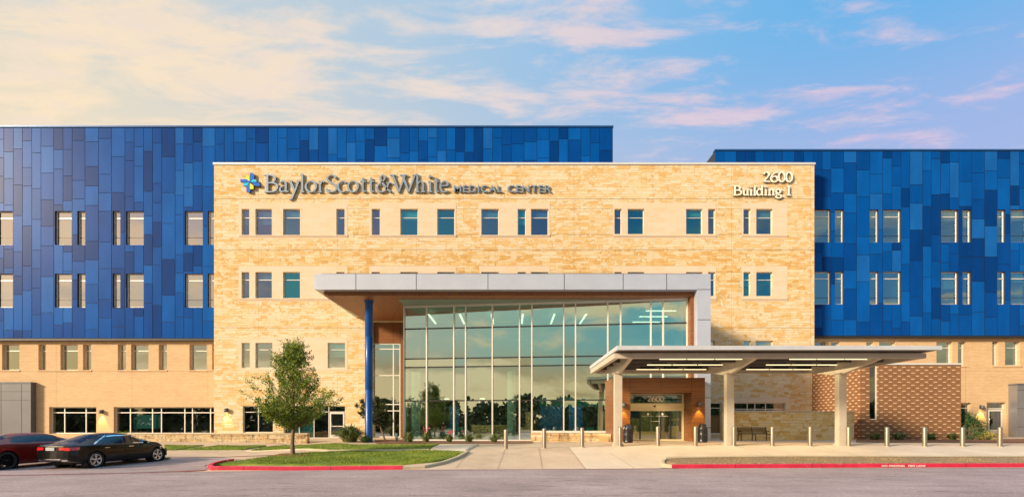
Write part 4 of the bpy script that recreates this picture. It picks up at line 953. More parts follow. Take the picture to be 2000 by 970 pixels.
for X in colsX:
    b = MB(); D = 28.2; zt_ = WZ(729, D)
    b.box(X-.20, X+.20, D-.2, D+.2, -.1, zt_); b.box(X-.26, X+.26, D-.26, D+.26, -.1, .03); b.build('post', 'canopy_paint', cp)
    b = MB()                                                        # tapered cantilever arm running front to back
    hh = .10; prof = [(24.96, bz0+.05), (24.96, bz0+.27), (31.99, bz0+.27), (31.99, bz0+.05), (D+.35, zt_-.04), (D-.35, zt_-.04)]
    b.q(*[(X-hh, y_, z_) for y_, z_ in prof]); b.q(*[(X+hh, y_, z_) for y_, z_ in prof][::-1])
    for i in range(6): (ya, za), (yb, zb_) = prof[i], prof[(i+1) % 6]; b.q((X-hh, ya, za), (X+hh, ya, za), (X+hh, yb, zb_), (X-hh, yb, zb_))
    b.box(X-.26, X+.26, D-.3, D+.3, zt_, zt_+.03)
    b.build('arm', 'canopy_paint', cp)
ld = bpy.data.lights.new('vestibule_lamp', 'AREA'); ld.energy = 60; ld.size = 2.0; ld.color = (1, .82, .45); lo = bpy.data.objects.new('vestibule_lamp', ld); COL.objects.link(lo); lo.location = Vector((9.8, DD+2.6, 2.9))-root_loc(pt); lo.parent = pt
for bay in (7.5, 14.1):
    for D, py in ((26.0, 701), (28.4, 712), (30.8, 721)):
        for k in range(3):
            z_ = WZ(py, D); b = MB(); b.box(bay+k*1.42, bay+k*1.42+1.34, D-.04, D+.04, z_-.016, z_+.016); tl = b.build('tube_light', 'tube_glow', cp)
            b = MB(); b.box(bay+k*1.42+.2, bay+k*1.42+1.1, D-.03, D+.03, z_+.031, cb-.005); b.build('housing', 'dark_metal', tl)

for X_ in (9.6, 16.2):
    ld = bpy.data.lights.new('canopy_lamp', 'AREA'); ld.shape = 'RECTANGLE'; ld.energy = 85; ld.size = 4.2; ld.size_y = 4.8; ld.color = (1, .80, .45); lo = bpy.data.objects.new('canopy_lamp', ld); COL.objects.link(lo); lo.location = Vector((X_, 28.6, 4.1))-root_loc(cp); lo.parent = cp
# low stone walls ----------------------------------------------------------
def low_wall(label, pts, z0f, top, thick=.45, m='stone_low'):
    b = MB()
    for (xa, ya), (xb, yb) in zip(pts, pts[1:]):
        d = Vector((xb-xa, yb-ya)).normalized(); n = Vector((-d.y, d.x))*thick; z0 = z0f
        q = [(xa, ya), (xb, yb), (xb+n.x, yb+n.y), (xa+n.x, ya+n.y)]
        for i in range(4): (p0, p1), (r0, r1) = q[i], q[(i+1) % 4]; b.q((p0, p1, z0), (r0, r1, z0), (r0, r1, top), (p0, p1, top))
        b.q(*[(x, y, top) for x, y in q])
    xs_ = [p[0] for p in pts]; r = thing('stone_wall', (sum(xs_)/len(xs_), pts[0][1], z0f), label, 'wall')
    b.build('masonry', m, r); b = MB()
    for (xa, ya), (xb, yb) in zip(pts, pts[1:]): b.bar((xa-.03, ya+thick/2, top+.045), (xb+.03, yb+thick/2, top+.045), thick+.08, .085)
    b.build('cap', 'kerb_concrete', r)
low_wall('long weathered knee high stone wall left of the young tree', [(WX(250, 39), 39), (WX(600, 39), 39)], -.9, WZ(847.5, 39))
low_wall('tall pale stone screen wall behind the bench', [(WX(1411, 36), 36), (WX(1668, 36), 36)], -.2, WZ(805, 36), .4, 'stone_screen')

# ------------------------------------------------------------------ signs
DL = DS-.06; sg = thing('hospital_sign', (WX(780, DL), DL, WZ(376, DL)), 'grey serif hospital name in raised letters near the roofline', 'sign')
ext = [('B', 516, 544), ('a', 546.5, 566), ('y', 564, 588), ('l', 586, 596.5), ('o', 596.5, 619.5), ('r', 621, 635.5), ('S', 637, 659), ('c', 660, 678.5), ('o', 679, 701), ('t', 703, 717), ('t', 719, 733), ('&', 736, 766), ('W', 761, 817), ('h', 810, 832), ('i', 835, 846), ('t', 847, 859), ('e', 859.5, 877)]
cap = WZ(342.5, DL)-WZ(376, DL)
for i, (ch, a_, c_) in enumerate(ext):
    b = MB(); glyph(b, ch, WX(a_, DL), WX(c_, DL), WZ(376, DL), cap, DL, .11, .063, .031, k0=5*(ch == '&')); b.build('letter', ['letter_face', 'letter_side'], sg)
for s_, a_, c_ in (('MEDICAL', 886.5, 980.5), ('CENTER', 991, 1076)):
    b = MB(); put_text(b, s_, WX(a_, DL), WX(c_, DL), WZ(376.5, DL), WZ(362.5, DL), DL-.06, .10, .018, 1.12, 0, 1); b.build('lettering', ['letter_face', 'letter_side'], sg)
em = [(0, [(318, 300), (318, 152), (366, 158), (384, 182), (384, 238)]), (1, [(312, 290), (255, 235), (255, 195), (312, 195)]), (0, [(312, 298), (172, 296), (168, 252), (270, 252)]),
      (2, [(312, 305), (268, 357), (215, 352), (210, 310)]), (0, [(318, 312), (324, 440), (318, 462), (266, 450), (262, 365)]), (1, [(320, 312), (373, 350), (376, 405), (320, 410)]),
      (0, [(340, 304), (460, 310), (476, 345), (470, 362), (392, 356)]), (2, [(326, 296), (370, 255), (415, 258), (425, 298)])]
b = MB()
for k, (mi, pts) in enumerate(em):
    q = [(WX(450+x/8, DL), WZ(320+y/8, DL)) for x, y in pts]; yf = DL-.14-.004*k; b.cur = mi; b.q(*[(x, yf, z) for x, z in q]); b.cur = 3
    for i in range(len(q)): (xa, za), (xb, zb_) = q[i], q[(i+1) % len(q)]; b.q((xa, yf, za), (xb, yf, zb_), (xb, DL, zb_), (xa, DL, za))
b.build('emblem', ['logo_blue', 'logo_yellow', 'logo_cyan', 'letter_side'], sg)
ad = thing('address_sign', (WX(1487, DL), DL, WZ(382, DL)), 'white raised letters reading 2600 Building 1 at upper right', 'sign')
def word(s_, x0, x1, yb, yt):
    wd = {'2': .62, '6': .64, '0': .62, '1': .46, 'B': .84, 'u': .68, 'i': .32, 'l': .31, 'd': .68, 'n': .70, 'g': .64, ' ': .34}
    tot = sum(wd[c] for c in s_); x = x0
    for c in s_:
        w_ = wd[c]/tot*(x1-x0)
        if c != ' ': b = MB(); glyph(b, c, WX(x+.3, DL), WX(x+w_-.3, DL), WZ(yb, DL), WZ(yt, DL)-WZ(yb, DL), DL, .12, .10, .050); b.build('letter', ['letter_white', 'letter_rim'], ad)
        x += w_
word('2600', 1489, 1547, 356.3, 337); word('Building 1', 1429.5, 1544, 382.3, 364)
# kerb stencil
b = MB(); Xa, Ya = G(1722, 912.4); Xc, Yc = G(1806, 912.2)
put_text(b, 'NO PARKING   FIRE LANE', Xa, Xc, -.79, -.70, Ya-.012, .004, .012)
recenter(tag(b.build('kerb_stencil', 'white_paint'), 'white stencilled NO PARKING FIRE LANE on the red kerb', 'marking'))

# ------------------------------------------------------------------ wall lamps (lit)
def wall_lamp(px, py, D, label, power):
    p = P(px, py, D); r = thing('wall_lamp', p, label, 'wall lamp', 'lit downward wall lamps')
    b = MB(); b.box(-.09, .09, -.04, 0, -.12, .2); b.build('bracket', 'dark_metal', r, local=True)
    b = MB(); b.lathe([(.001, .17), (.13, .17), (.13, -.13), (.10, -.13), (.10, -.08)], (0, -.2, 0), 16); sh = b.build('shade', 'grey_metal', r, local=True)
    b = MB(); b.lathe([(.095, -.09), (.001, -.09)], (0, -.2, 0), 12); b.build('bulb', 'lamp_glow', r, local=True)
    ld = bpy.data.lights.new('lamp', 'SPOT'); ld.energy = power*1.2; ld.color = (1, .66, .14); ld.spot_size = R(66); ld.spot_blend = .5; ld.shadow_soft_size = .05
    lo = bpy.data.objects.new('lamp_light', ld); COL.objects.link(lo); lo.parent = r; lo.location = (0, -.22, -.15); lo.rotation_euler = (R(11), 0, 0)
wall_lamp(200, 804, DK, 'dark wall lamp glowing on tan brick between the left ground floor windows', 90)
wall_lamp(443.5, 801, DS, 'dark wall lamp on the left end of the stone block', 45)
wall_lamp(1217, 791, PD, 'wall lamp on the wood porch left of the sliding doors', 60)
wall_lamp(1364.5, 789.5, PD, 'wall lamp on the wood porch right of the sliding doors', 70)
wall_lamp(1915, 795, DK, 'wall lamp glowing yellow beside the far right door', 90)

# ------------------------------------------------------------------ bollards, bins, bench
bt = [(988, 876), (1063, 874), (1137, 871.5), (1211, 869.5), (1285, 869), (1358.5, 868.3), (1433.5, 867.5), (1508.5, 867.3), (1582.5, 867), (1657.5, 867.2), (1732.5, 867.8), (1806, 868), (1880, 869), (1953, 869.5)]
bl = ['nearest the glass lobby and yuccas, leftmost of the row', 'second from the left, before the stained plinth', 'third from the left, before the right end of the stained plinth', 'just right of the first canopy post', 'in front of the sliding doors', 'left of the bin with the right hand lamp above', 'right of the middle canopy post, left of the bench', 'at the right end of the bench', 'before the screen wall, midway between bench and last post', 'just right of the last canopy post', 'before the slot window of the brown annex', 'before the middle right of the brown annex', 'at the right corner of the brown annex', 'rightmost of the row, before the far door']
proto = None
for (px, py), lab in zip(bt, bl):
    D = 27.8; X = WX(px, D); z = g(X, D)
    if proto is None:
        proto = thing('bollard', (0, 0, 0), '', 'bollard', 'steel bollards along the drop-off')
        b = MB(); b.lathe([(.112, -.05), (.112, 1.02), (.108, 1.045), (.10, 1.05)], n=22); b.build('post', 'steel', proto, local=True)
        b = MB(); b.lathe([(.10, 1.051), (.075, 1.075), (.001, 1.085)], n=22); b.build('cap', 'steel', proto, local=True)
        b = MB(); b.lathe([(.128, 0), (.128, .03), (.113, .035)], n=22); b.build('base_ring', 'kerb_concrete', proto, local=True); o = proto
    else: o = dup(proto)
    o.location = (X, D, z); o['label'] = 'brushed steel bollard '+lab
def bin_(px, D, lab, bag):
    X = WX(px, D); r = thing('litter_bin', (X, D, g(X, D)), lab, 'litter bin', 'bins beside the entrance')
    b = MB(); b.lathe([(.001, .02), (.25, .02), (.26, .0), (.28, .03), (.285, .08), (.275, .10), (.28, .42), (.288, .43), (.288, .47), (.28, .48), (.285, .78), (.30, .80), (.30, .84), (.24, .86)], n=24); b.build('body', 'black_plastic', r, local=True)
    b = MB(); b.lathe([(.29, .841), (.30, .87), (.25, .95)], n=24)
    for k in range(4):
        a = k*math.pi/2+.5; b.bar((.24*math.cos(a), .24*math.sin(a), .94), (.21*math.cos(a), .21*math.sin(a), 1.08), .12, .04)
    b.lathe([(.23, 1.06), (.22, 1.10), (.14, 1.15), (.001, 1.17)], n=24); b.build('lid', 'black_plastic', r, local=True)
    b = MB(); b.lathe([(.20, .87), (.21, .97), (.17, 1.04), (.001, 1.05)], n=14); b.build('liner_bag', bag, r, local=True)
    b = MB()
    for k in range(12): a = k*math.pi/6; b.bar((.287*math.cos(a), .287*math.sin(a), .12), (.287*math.cos(a), .287*math.sin(a), .76), .05, .02, up=(math.cos(a), math.sin(a), 0))
    b.build('slat', 'black_plastic', r, local=True)
bin_(1226.5, 31.5, 'black domed litter bin left of the sliding doors', 'bag_blue')
bin_(1372, 31.5, 'black domed litter bin right of the sliding doors', 'bench_metal')
bx = WX(1473, 34.3); bn = thing('bench', (bx, 34.3, g(bx, 34.3)), 'dark slatted metal bench against the pale screen wall', 'bench')
b = MB()
for k in range(6): b.box(-.98, .98, -.25+k*.085, -.19+k*.085, .43, .455)
b.build('seat', 'bench_metal', bn, local=True)
b = MB()
for k in range(5): b.bar((-.98, .27+k*.025, .52+k*.088), (.98, .27+k*.025, .52+k*.088), .02, .062)
b.build('backrest', 'bench_metal', bn, local=True)
for sx in (-1, 0, 1):
    b = MB(); x = sx*.96
    b.bar((x, -.22, 0), (x, -.20, .43), .05, .05); b.bar((x, .30, 0), (x, .25, .43), .05, .05); b.bar((x, .25, .42), (x, .39, .93), .05, .05); b.bar((x, -.24, .415), (x, .28, .415), .05, .04)
    b.build('leg', 'bench_metal', bn, local=True)
    if sx: b = MB(); b.tube([(x, -.20, .43), (x, -.24, .58), (x, -.18, .66), (x, .1, .66), (x, .32, .64)], .022, 8); b.build('armrest', 'bench_metal', bn, local=True)
# wheel stop
ws = MB(); X, Y = G(328, 897.5); ws.bar((X-1.0, Y, g(X, Y)+.07), (X+.1, Y, g(X, Y)+.07), .16, .12)
recenter(tag(ws.build('wheel_stop', 'kerb_concrete'), 'concrete wheel stop at the nose of the black sedan', 'wheel stop'))

# ------------------------------------------------------------------ vegetation
def leaf(b, p, d, L, W_, rng):
    d = d.normalized(); s_ = d.cross(Vector((rng.gauss(0, 1), rng.gauss(0, 1), rng.gauss(0, 1)))).normalized()*W_
    b.q(p-d*L*.1, p+d*L*.45+s_, p+d*L, p+d*L*.45-s_)
def tree(name, label, loc, Ht, env, trunk_h, seed, nlimb, nleaf, leafL, mat_leaf, tr=.10, group=None, lean=(0, 0), twig=True, up=.9):
    """env: list of (height fraction, left reach, right reach) of the crown"""
    rg = random.Random(seed); r = thing(name, loc, label, 'tree', group); b = MB(); cr = MB()
    tp = [(lean[0]*k/8+rg.gauss(0, .02)*(k > 0), lean[1]*k/8+rg.gauss(0, .02)*(k > 0), Ht*.93*k/8) for k in range(9)]
    b.tube([(0, 0, -.15)]+tp, [tr*1.5]+[tr*(1-.85*k/8)*(1.15 if k == 0 else 1) for k in range(9)], 9)
    b.build('trunk', 'bark', r, local=True); lb_ = MB()
    def reach(zf, az):
        l = lerp_tab([(e_[0], e_[1]) for e_ in env], zf); r2 = lerp_tab([(e_[0], e_[2]) for e_ in env], zf); c = math.cos(az)
        return l*(max(0, -c))**2+r2*(max(0, c))**2+(l+r2)/2*(1-c*c)*.95
    z_lo = env[0][0]; tips = []
    for i in range(nlimb):
        f = (i+.5)/nlimb; zf = z_lo+(1-z_lo)*f**1.12; az = i*2.399+rg.uniform(-.5, .5); rr = reach(zf, az)*rg.uniform(.72, 1.10)
        z1 = zf*Ht; z0 = max(trunk_h*.85, z1-rr*up*rg.uniform(.7, 1.2)-.1*Ht); k = min(7.9, z0/(Ht*.93)*8); a0 = Vector(tp[int(k)]).lerp(Vector(tp[min(8, int(k)+1)]), k-int(k)); a0.z = z0
        e_ = Vector((math.cos(az)*rr+lean[0]*zf, math.sin(az)*rr+lean[1]*zf, z1)); mid = a0.lerp(e_, .5)+Vector((rg.gauss(0, .06), rg.gauss(0, .06), -rr*.08))
        path = [a0, a0.lerp(mid, .5)+Vector((0, 0, -.02)), mid, mid.lerp(e_, .5)+Vector((0, 0, .03)), e_]
        lb_.tube(path, [tr*.42*(1-.6*f), tr*.32*(1-.6*f), tr*.22*(1-.5*f), tr*.13, .006], 5, False)
        for j in range(9):
            t_ = rg.uniform(.25, 1.0); s0 = path[min(3, int(t_*4))].lerp(path[min(4, int(t_*4)+1)], t_*4-int(t_*4)) if t_ < 1 else e_
            dr = Vector((math.cos(az)+rg.gauss(0, .8), math.sin(az)+rg.gauss(0, .8), rg.uniform(-.15, 1.3))).normalized(); ln = Ht*rg.uniform(.05, .125)
            e2 = s0+dr*ln+Vector((0, 0, ln*.2)); tips.append((s0, e2))
            if twig: lb_.tube([s0, s0.lerp(e2, .5), e2], [.009, .006, .003], 4, False)
    lb_.build('limb', 'bark', r, local=True)
    per = max(1, int(nleaf/len(tips)))
    for s0, e2 in tips:
        ax = (e2-s0)
        for _ in range(per):
            t_ = rg.betavariate(1.3, 1.2); sp_ = Ht*.017*(1.25-t_)+.012; p = s0.lerp(e2, t_)+Vector((rg.gauss(0, sp_), rg.gauss(0, sp_), rg.gauss(0, sp_)))
            leaf(cr, p, ax.normalized()+Vector((rg.gauss(0, .8), rg.gauss(0, .8), rg.gauss(0, .6))), leafL*rg.uniform(.7, 1.3), leafL*.26, rg)
    cr.build('crown', mat_leaf, r, local=True); return r
X, Y = G(572, 890.5)
sc_ = Y/1000
env = [(.33, 1.0, .55), (.40, 1.75, 1.1), (.47, 1.9, 1.9), (.54, 2.1, 2.6), (.60, 1.7, 1.6), (.68, 1.5, 1.1), (.78, 1.2, .85), (.88, .7, .55), (.96, .35, .28), (1.0, .15, .15)]
tree('young_tree', 'young oak tree on the lawn by the red kerb', (X, Y, g(X, Y)+.05), 215*sc_, env, 1.5, 21, 54, 31000, .082, 'leaf_oak', .105)
X, Y = WX(752, 38.8), 38.8
tree('small_tree', 'small leaning tree behind the blue column', (X, Y, g(X, Y)), 3.3, [(.42, 1.0, .9), (.6, 1.5, 1.1), (.8, 1.3, 1.0), (1, .6, .4)], 1.3, 5, 30, 13000, .11, 'leaf_dark', .07, lean=(-1.05, 0))
def clump(name, px, py, h, wpx, m, label, cat='shrub', n=90, D=None, flower=False, group=None, droop=.5, seed=1, bw=.02):
    rg = random.Random(seed+int(px))
    if D is None: X, Y = G(px, py)
    else: X, Y = WX(px, D), D
    W_ = wpx*1.35/2000*Y; b = MB(); r = thing(name, (X, Y, g(X, Y)+.02), label, cat, group)
    for _ in range(n):
        a = rg.uniform(0, 6.28); rad = W_*rg.uniform(.25, 1.15); hh = h*rg.uniform(.5, 1.1)*(1-.35*(rad/W_/1.1)**2); c_, s_ = math.cos(a), math.sin(a); bs = rad*.3
        sd_ = Vector((-s_, c_, 0))*bw*rg.uniform(.7, 1.5); sp_ = rg.uniform(.4, 1)*rad
        pp = [Vector((c_*bs, s_*bs, 0)), Vector((c_*sp_*.55, s_*sp_*.55, hh*.55)), Vector((c_*sp_*.9, s_*sp_*.9, hh*.82)), Vector((c_*rad*1.15, s_*rad*1.15, hh*(1.05-1.5*droop*rg.random())))]
        for k_ in range(2): b.q(pp[k_]-sd_, pp[k_]+sd_, pp[k_+1]+sd_, pp[k_+1]-sd_)
        b.q(pp[2]-sd_, pp[2]+sd_, pp[3])
    b.build('leaves', m, r, local=True)
    if flower:
        b = MB()
        for k in range(3):
            e_ = Vector((rg.uniform(-.3, .3), rg.uniform(-.2, .2), h*rg.uniform(1.0, 1.35)))
            b.tube([(0, 0, .1), e_*.6, e_], .012, 4)
            for _ in range(12): q = e_*rg.uniform(.7, 1)+Vector((rg.gauss(0, .03), rg.gauss(0, .03), 0)); leaf(b, q, Vector((rg.gauss(0, 1), rg.gauss(0, 1), .3)), .09, .03, rg)
        b.build('flower_stalk', 'flower_red', r, local=True)
    return r
clump('ornamental_grass', 683, 864, 1.3, 56, 'yucca', 'large arching green grass clump left of the blue column', n=700, D=36.2, bw=.03)
clump('ornamental_grass', 712, 864, .55, 30, 'bush_green', 'low dark green clump at the foot of the blue column', n=200, D=35.3)
for i, (px, h, wp, fl, lab) in enumerate(((799, .85, 26, 0, 'wide green yucca before the lobby\'s left corner'), (832, .85, 22, 1, 'yucca with tall red flower stalk before the second lobby bay'), (877, .65, 18, 1, 'small yucca with short red flower before the lobby'), (916, .65, 22, 0, 'spiky yucca right of the small red flowered one'), (965, .65, 20, 0, 'rightmost yucca before the lobby near the first bollard'))):
    clump('yucca', px, 864, h, wp, 'yucca', lab, n=230, D=35.2, flower=bool(fl), group='yuccas before the lobby glass')
clump('agave', 774, 860, .75, 9, 'agave', 'blue grey agave standing before the wood pier', cat='plant', n=22, D=36.2, bw=.04)
for px, h, wp, lab in ((1709, .62, 22, 'dark yucca before the slot window'), (1756, .66, 28, 'widest yucca, bright green, before the annex wall'), (1818, .58, 24, 'yucca beside the third last bollard'), (1860, .55, 22, 'yucca at the right end of the annex wall')):
    clump('yucca', px, 858, h, wp, 'yucca', lab, n=230, D=35.8, group='yuccas before the brick annex')
for px, h, lab in ((240, .35, 'thin grass tuft behind the wall under the long window'), (345, .3, 'thin grass tuft behind the wall nearer the stone block')):
    clump('grass_tuft', px, 850, h+.45, 40, 'grass_blade', lab, cat='plant', n=60, D=40.2)
def bush(px, D, h, wm, m, label, n=1800, L=.07, seed=2):
    rg = random.Random(seed); X = WX(px, D); r = thing('bush', (X, D, g(X, D)), label, 'bush'); b = MB(); s_ = MB()
    for k in range(9):
        a = k*.7; e_ = Vector((math.cos(a)*wm*.35, math.sin(a)*wm*.3, h*.75)); s_.tube([(0, 0, 0), e_*.5, e_], [.02, .014, .006], 5)
    s_.build('stem', 'bark', r, local=True)
    for _ in range(n):
        a = rg.uniform(0, 6.28); e_ = rg.uniform(-.1, 1.57); q = rg.uniform(.72, 1.0)*(1+.12*math.sin(a*5)+.10*math.sin(e_*7+a*3))
        p = Vector((math.cos(a)*math.cos(e_)*wm/2*q, math.sin(a)*math.cos(e_)*wm/2.6*q, .02+h*math.sin(max(0, e_))*q))
        leaf(b, p, p.normalized()+Vector((rg.gauss(0, .7), rg.gauss(0, .7), rg.gauss(0, .5))), L*rg.uniform(.7, 1.4), L*.3, rg)
    b.build('leaves', m, r, local=True)
bush(1893, 37.5, 1.65, 2.5, 'bush_green', 'large dark green bush at the right corner of the annex', 3600, .10)
bush(1913, 36.3, .5, 1.5, 'bush_green', 'small round green bush before the large dark bush', 900, .07, 4)
bush(1930, 36.0, .48, 1.4, 'bush_yellow', 'low golden bush before the far right door', 1100, .07, 6)

tlr = random.Random(77); b = MB(); bt2 = MB()
for i in range(46):                                                 # far wood beyond the car park
    x = -135+i*6+tlr.uniform(-2, 2); y = -44+tlr.uniform(-4, 4); h = tlr.uniform(6.0, 9.0)
    bt2.tube([(x, y, -.95), (x, y, h*.5)], .16, 5)
    for _ in range(620):
        a = tlr.uniform(0, 6.28); zf = tlr.uniform(.02, 1); rr = 4.3*math.sqrt(max(.05, 1-(zf-.4)**2/.42))*tlr.uniform(.35, 1)
        p = Vector((x+math.cos(a)*rr, y+math.sin(a)*rr*.6, -.9+zf*h)); leaf(b, p, Vector((tlr.gauss(0, 1), tlr.gauss(0, .6), tlr.gauss(0, 1))), tlr.uniform(.8, 1.5), .5, tlr)
tag(b.build('far_wood', 'leaf_dark'), 'dark far wood beyond the road, mirrored along the windows', 'wood', kind='stuff')
# trees and a long low block across the road: they appear in the lobby glass
vg = random.Random(8)
for i, (x, y, h, lab) in enumerate(((-27, -27, 7.6, 'a'), (-15, -30, 8.2, 'b'), (-6, -26, 6.6, 'c'), (6, -33, 6.2, 'd'), (-40, -34, 8.4, 'e'))):
    e_ = [(.26, 1.6, 1.7), (.45, 2.9, 2.8), (.65, 2.8, 2.7), (.85, 1.7, 1.9), (1, .5, .5)]
    tree('street_tree', 'dark tree across the road seen only mirrored in the lobby glass', (x, y, -.9), h, e_, 1.8, 40+i, 22, 4200, .26, 'leaf_dark', .13, group='trees across the road', twig=False)
bk = thing('far_block', (14, -62, -.9), 'long low building across the road mirrored in the lobby glass', 'building'); b = MB()
b.box(-8, 55, -70, -62, -.9, 4.2); b.build('wall', 'block_far', bk); b = MB(); b.box(-9, 56, -70.5, -61.4, 4.2, 4.8); b.build('roof', 'interior_teal', bk)

# ------------------------------------------------------------------ cars
def car(name, label, loc, rz, p):
    r = thing(name, loc, label, 'car', rz=rz); L = p['L']; W = p['W']/2; H_ = p['H']
    top, belt, wid, roofw, bot = p['top'], p['belt'], p['wid'], p['roofw'], p['bot']
    def smooth(tab, x):
        return (lerp_tab(tab, x-.06)+2*lerp_tab(tab, x)+lerp_tab(tab, x+.06)+lerp_tab(tab, x-.12)*.5+lerp_tab(tab, x+.12)*.5)/5
    NS = 190; sec = []
    def section(x):
        zt, zb = smooth(top, x), smooth(belt, x); w_, rw_ = W*smooth(wid, x), W*smooth(roofw, x); z0 = smooth(bot, x)
        gh = max(0.0, zt-zb-.0); k = min(1, gh/.30)
        hipw = w_*.955; rail = hipw*(1-k)+rw_*k
        pts = [(0, z0), (w_*.80, z0), (w_*.945, z0+.05), (w_*.985, z0+.16), (w_*1.0, z0+(zb-z0)*.42), (w_*.992, z0+(zb-z0)*.62), (w_*.988, z0+(zb-z0)*.80), (w_*.975, zb-.045), (hipw, zb),
               (hipw*(1-.05*k)-.015, zb+.012+.02*k)]
        a = pts[-1]; gl = (rail, zt-.05*k-.01)
        for q in (.2, .4, .6, .8, 1): pts.append((a[0]+(gl[0]-a[0])*q+.012*k*math.sin(q*3.14), a[1]+(gl[1]-a[1])*q))
        for q in (.12, .3, .5, .7, .85, 1): pts.append((gl[0]*(1-q), gl[1]+(zt-gl[1])*math.sin(min(1, q*1.15)*1.57)))
        return pts
    def dense(p_):
        o = []
        for k in range(len(p_)-1):
            m_ = 5 if 2 <= k < 8 else 2
            o += [(p_[k][0]+(p_[k+1][0]-p_[k][0])*t/m_, p_[k][1]+(p_[k+1][1]-p_[k][1])*t/m_) for t in range(m_)]
        return o+[p_[-1]]
    JJ = [k for k in range(len(section(1.0))-1) for _ in range(5 if 2 <= k < 8 else 2)]
    xs_ = [L*i/NS for i in range(NS+1)]; S = [dense(section(x)) for x in xs_]; NP = len(S[0])
    def defo(x, y, z):
        k = abs(y)/W
        if x < .8: x += (1-x/.8)*(p['rc']*k**2.6+p['rl']*max(0, z-.5)+ (.07 if z < .42 else 0)*min(1, (.42-z)/.15))
        if x > L-.9: x -= (1-(L-x)/.9)*(p['fc']*k**2.3+.10*max(0, z-.55)/.3)
        return (x-L/2, y, z)
    faces = []                                                     # (corners, x, y, z, section index, kind)
    for i in range(NS):
        for sgn in (1, -1):
            for j in range(NP-1):
                q = [(xs_[i], S[i][j]), (xs_[i+1], S[i+1][j]), (xs_[i+1], S[i+1][j+1]), (xs_[i], S[i][j+1])]
                if sgn > 0: q = q[::-1]
                c = [(x, sgn*s[0], s[1]) for x, s in q]; faces.append((c, j, 'side', sgn))
    M2 = 30
    for e_, x in ((0, 0), (NS, L)):
        for j in range(NP-1):
            for m_ in range(M2):
                fa, fb = -1+2*m_/M2, -1+2*(m_+1)/M2; s0, s1 = S[e_][j], S[e_][j+1]
                c = [(x, fa*s0[0], s0[1]), (x, fb*s0[0], s0[1]), (x, fb*s1[0], s1[1]), (x, fa*s1[0], s1[1])]
                if e_ == 0: c = c[::-1]
                faces.append((c, j, 'rear' if e_ == 0 else 'front', 0))
    xr, xf = p['axles']; wr = p['wr']; parts = {}
    for c, j, kd, sgn in faces:
        cx = sum(q[0] for q in c)/4; cy = sum(q[1] for q in c)/4; cz = sum(q[2] for q in c)/4
        if kd == 'side' and JJ[j] < 8 and any((cx-a_)**2+(cz-wr)**2 < (wr+.055)**2 for a_ in (xr, xf)) and abs(cy) > .55: continue
        nm = p['classify'](cx, cy, cz, JJ[j], kd)
        parts.setdefault(nm, MB()).sm = True; parts[nm].q(*[defo(*q) for q in c])
    MT = {'body': p['paint'], 'side_window': 'car_glass', 'rear_window': 'car_glass', 'windscreen': 'car_glass', 'window_trim': p.get('trim', 'chrome'), 'tail_light': 'tail_red', 'reverse_light': 'tail_amber', 'pillar': 'black_plastic', 'bumper_insert': 'black_plastic', 'chrome_strip': 'chrome', 'front_grille': 'dark_metal', 'headlight': 'chrome'}
    for nm, mb in parts.items():
        if nm in ('tail_light', 'side_window', 'headlight'):
            for sg_ in (1, -1):
                m2 = MB(); m2.sm = True
                for f_ in mb.f:
                    q = [mb.v[k] for k in f_]
                    if sum(v_[1] for v_ in q)*sg_ > 0: m2.q(*q)
                if m2.f: m2.build(nm, MT[nm], r, local=True, merge=True)
        else: mb.build(nm, MT[nm], r, local=True, merge=True)
    b = MB(); b.box(-L/2+.45, L/2-.5, -W*.62, W*.62, .2, .75)          # inner wheel wells / floor
    for a_ in (xr, xf):
        for sg_ in (1, -1): b.tube([(a_-L/2, sg_*W*.60, wr), (a_-L/2, sg_*W*.965, wr)], wr+.07, 28, False)
    b.build('underbody', 'rubber', r, local=True)
    for a_ in (xr, xf):
        for sg_ in (1, -1):
            yo = sg_*(W-.03); yi = sg_*(W-.25); cx = a_-L/2
            wh = thing('wheel', (cx, 0, wr), None, None); wh.parent = r
            def ring(b, prof, n=36):
                base = len(b.v)
                for rr, yy in prof:
                    for k in range(n): t_ = 2*math.pi*k/n; b.v.append((rr*math.cos(t_), yy, rr*math.sin(t_)))
                for i in range(len(prof)-1):
                    for k in range(n): b.f.append((base+i*n+k, base+i*n+(k+1) % n, base+(i+1)*n+(k+1) % n, base+(i+1)*n+k)); b.mi.append(b.cur); b.smooth.append(True)
            rr = wr*p['rimf']; b = MB(); ring(b, [(rr, yo-sg_*.03), (rr+.012, yo-sg_*.004), (wr-.03, yo), (wr-.004, yo-sg_*.025), (wr, yo-sg_*.06), (wr, yi+sg_*.05), (wr-.02, yi), (rr, yi)]); b.build('tyre', 'rubber', wh, local=True, merge=True)
            b = MB(); ring(b, [(rr, yo-sg_*.02), (rr-.025, yo-sg_*.015), (rr-.035, yo-sg_*.05), (rr-.04, yi)]); ns_ = p['spokes']
            for k in range(ns_):
                a2 = 2*math.pi*k/ns_+.3
                for da in ((-.14, .14) if p['twin'] else (0,)):
                    y_ = yo-sg_*.035; b.bar((.05*math.cos(a2), y_, .05*math.sin(a2)), ((rr-.02)*math.cos(a2+da), y_+sg_*.01, (rr-.02)*math.sin(a2+da)), .032 if p['twin'] else .06, .03, up=(0, 1, 0))
            ring(b, [(.001, yo-sg_*.01), (.05, yo-sg_*.012), (.06, yo-sg_*.05)]); b.build('rim', p['rim'], wh, local=True)
            b = MB(); ring(b, [(.001, yo-sg_*.10), (rr*.72, yo-sg_*.10)]); b.build('brake_disc', 'grey_metal' if p['rim'] != 'rim_black' else 'dark_metal', wh, local=True)
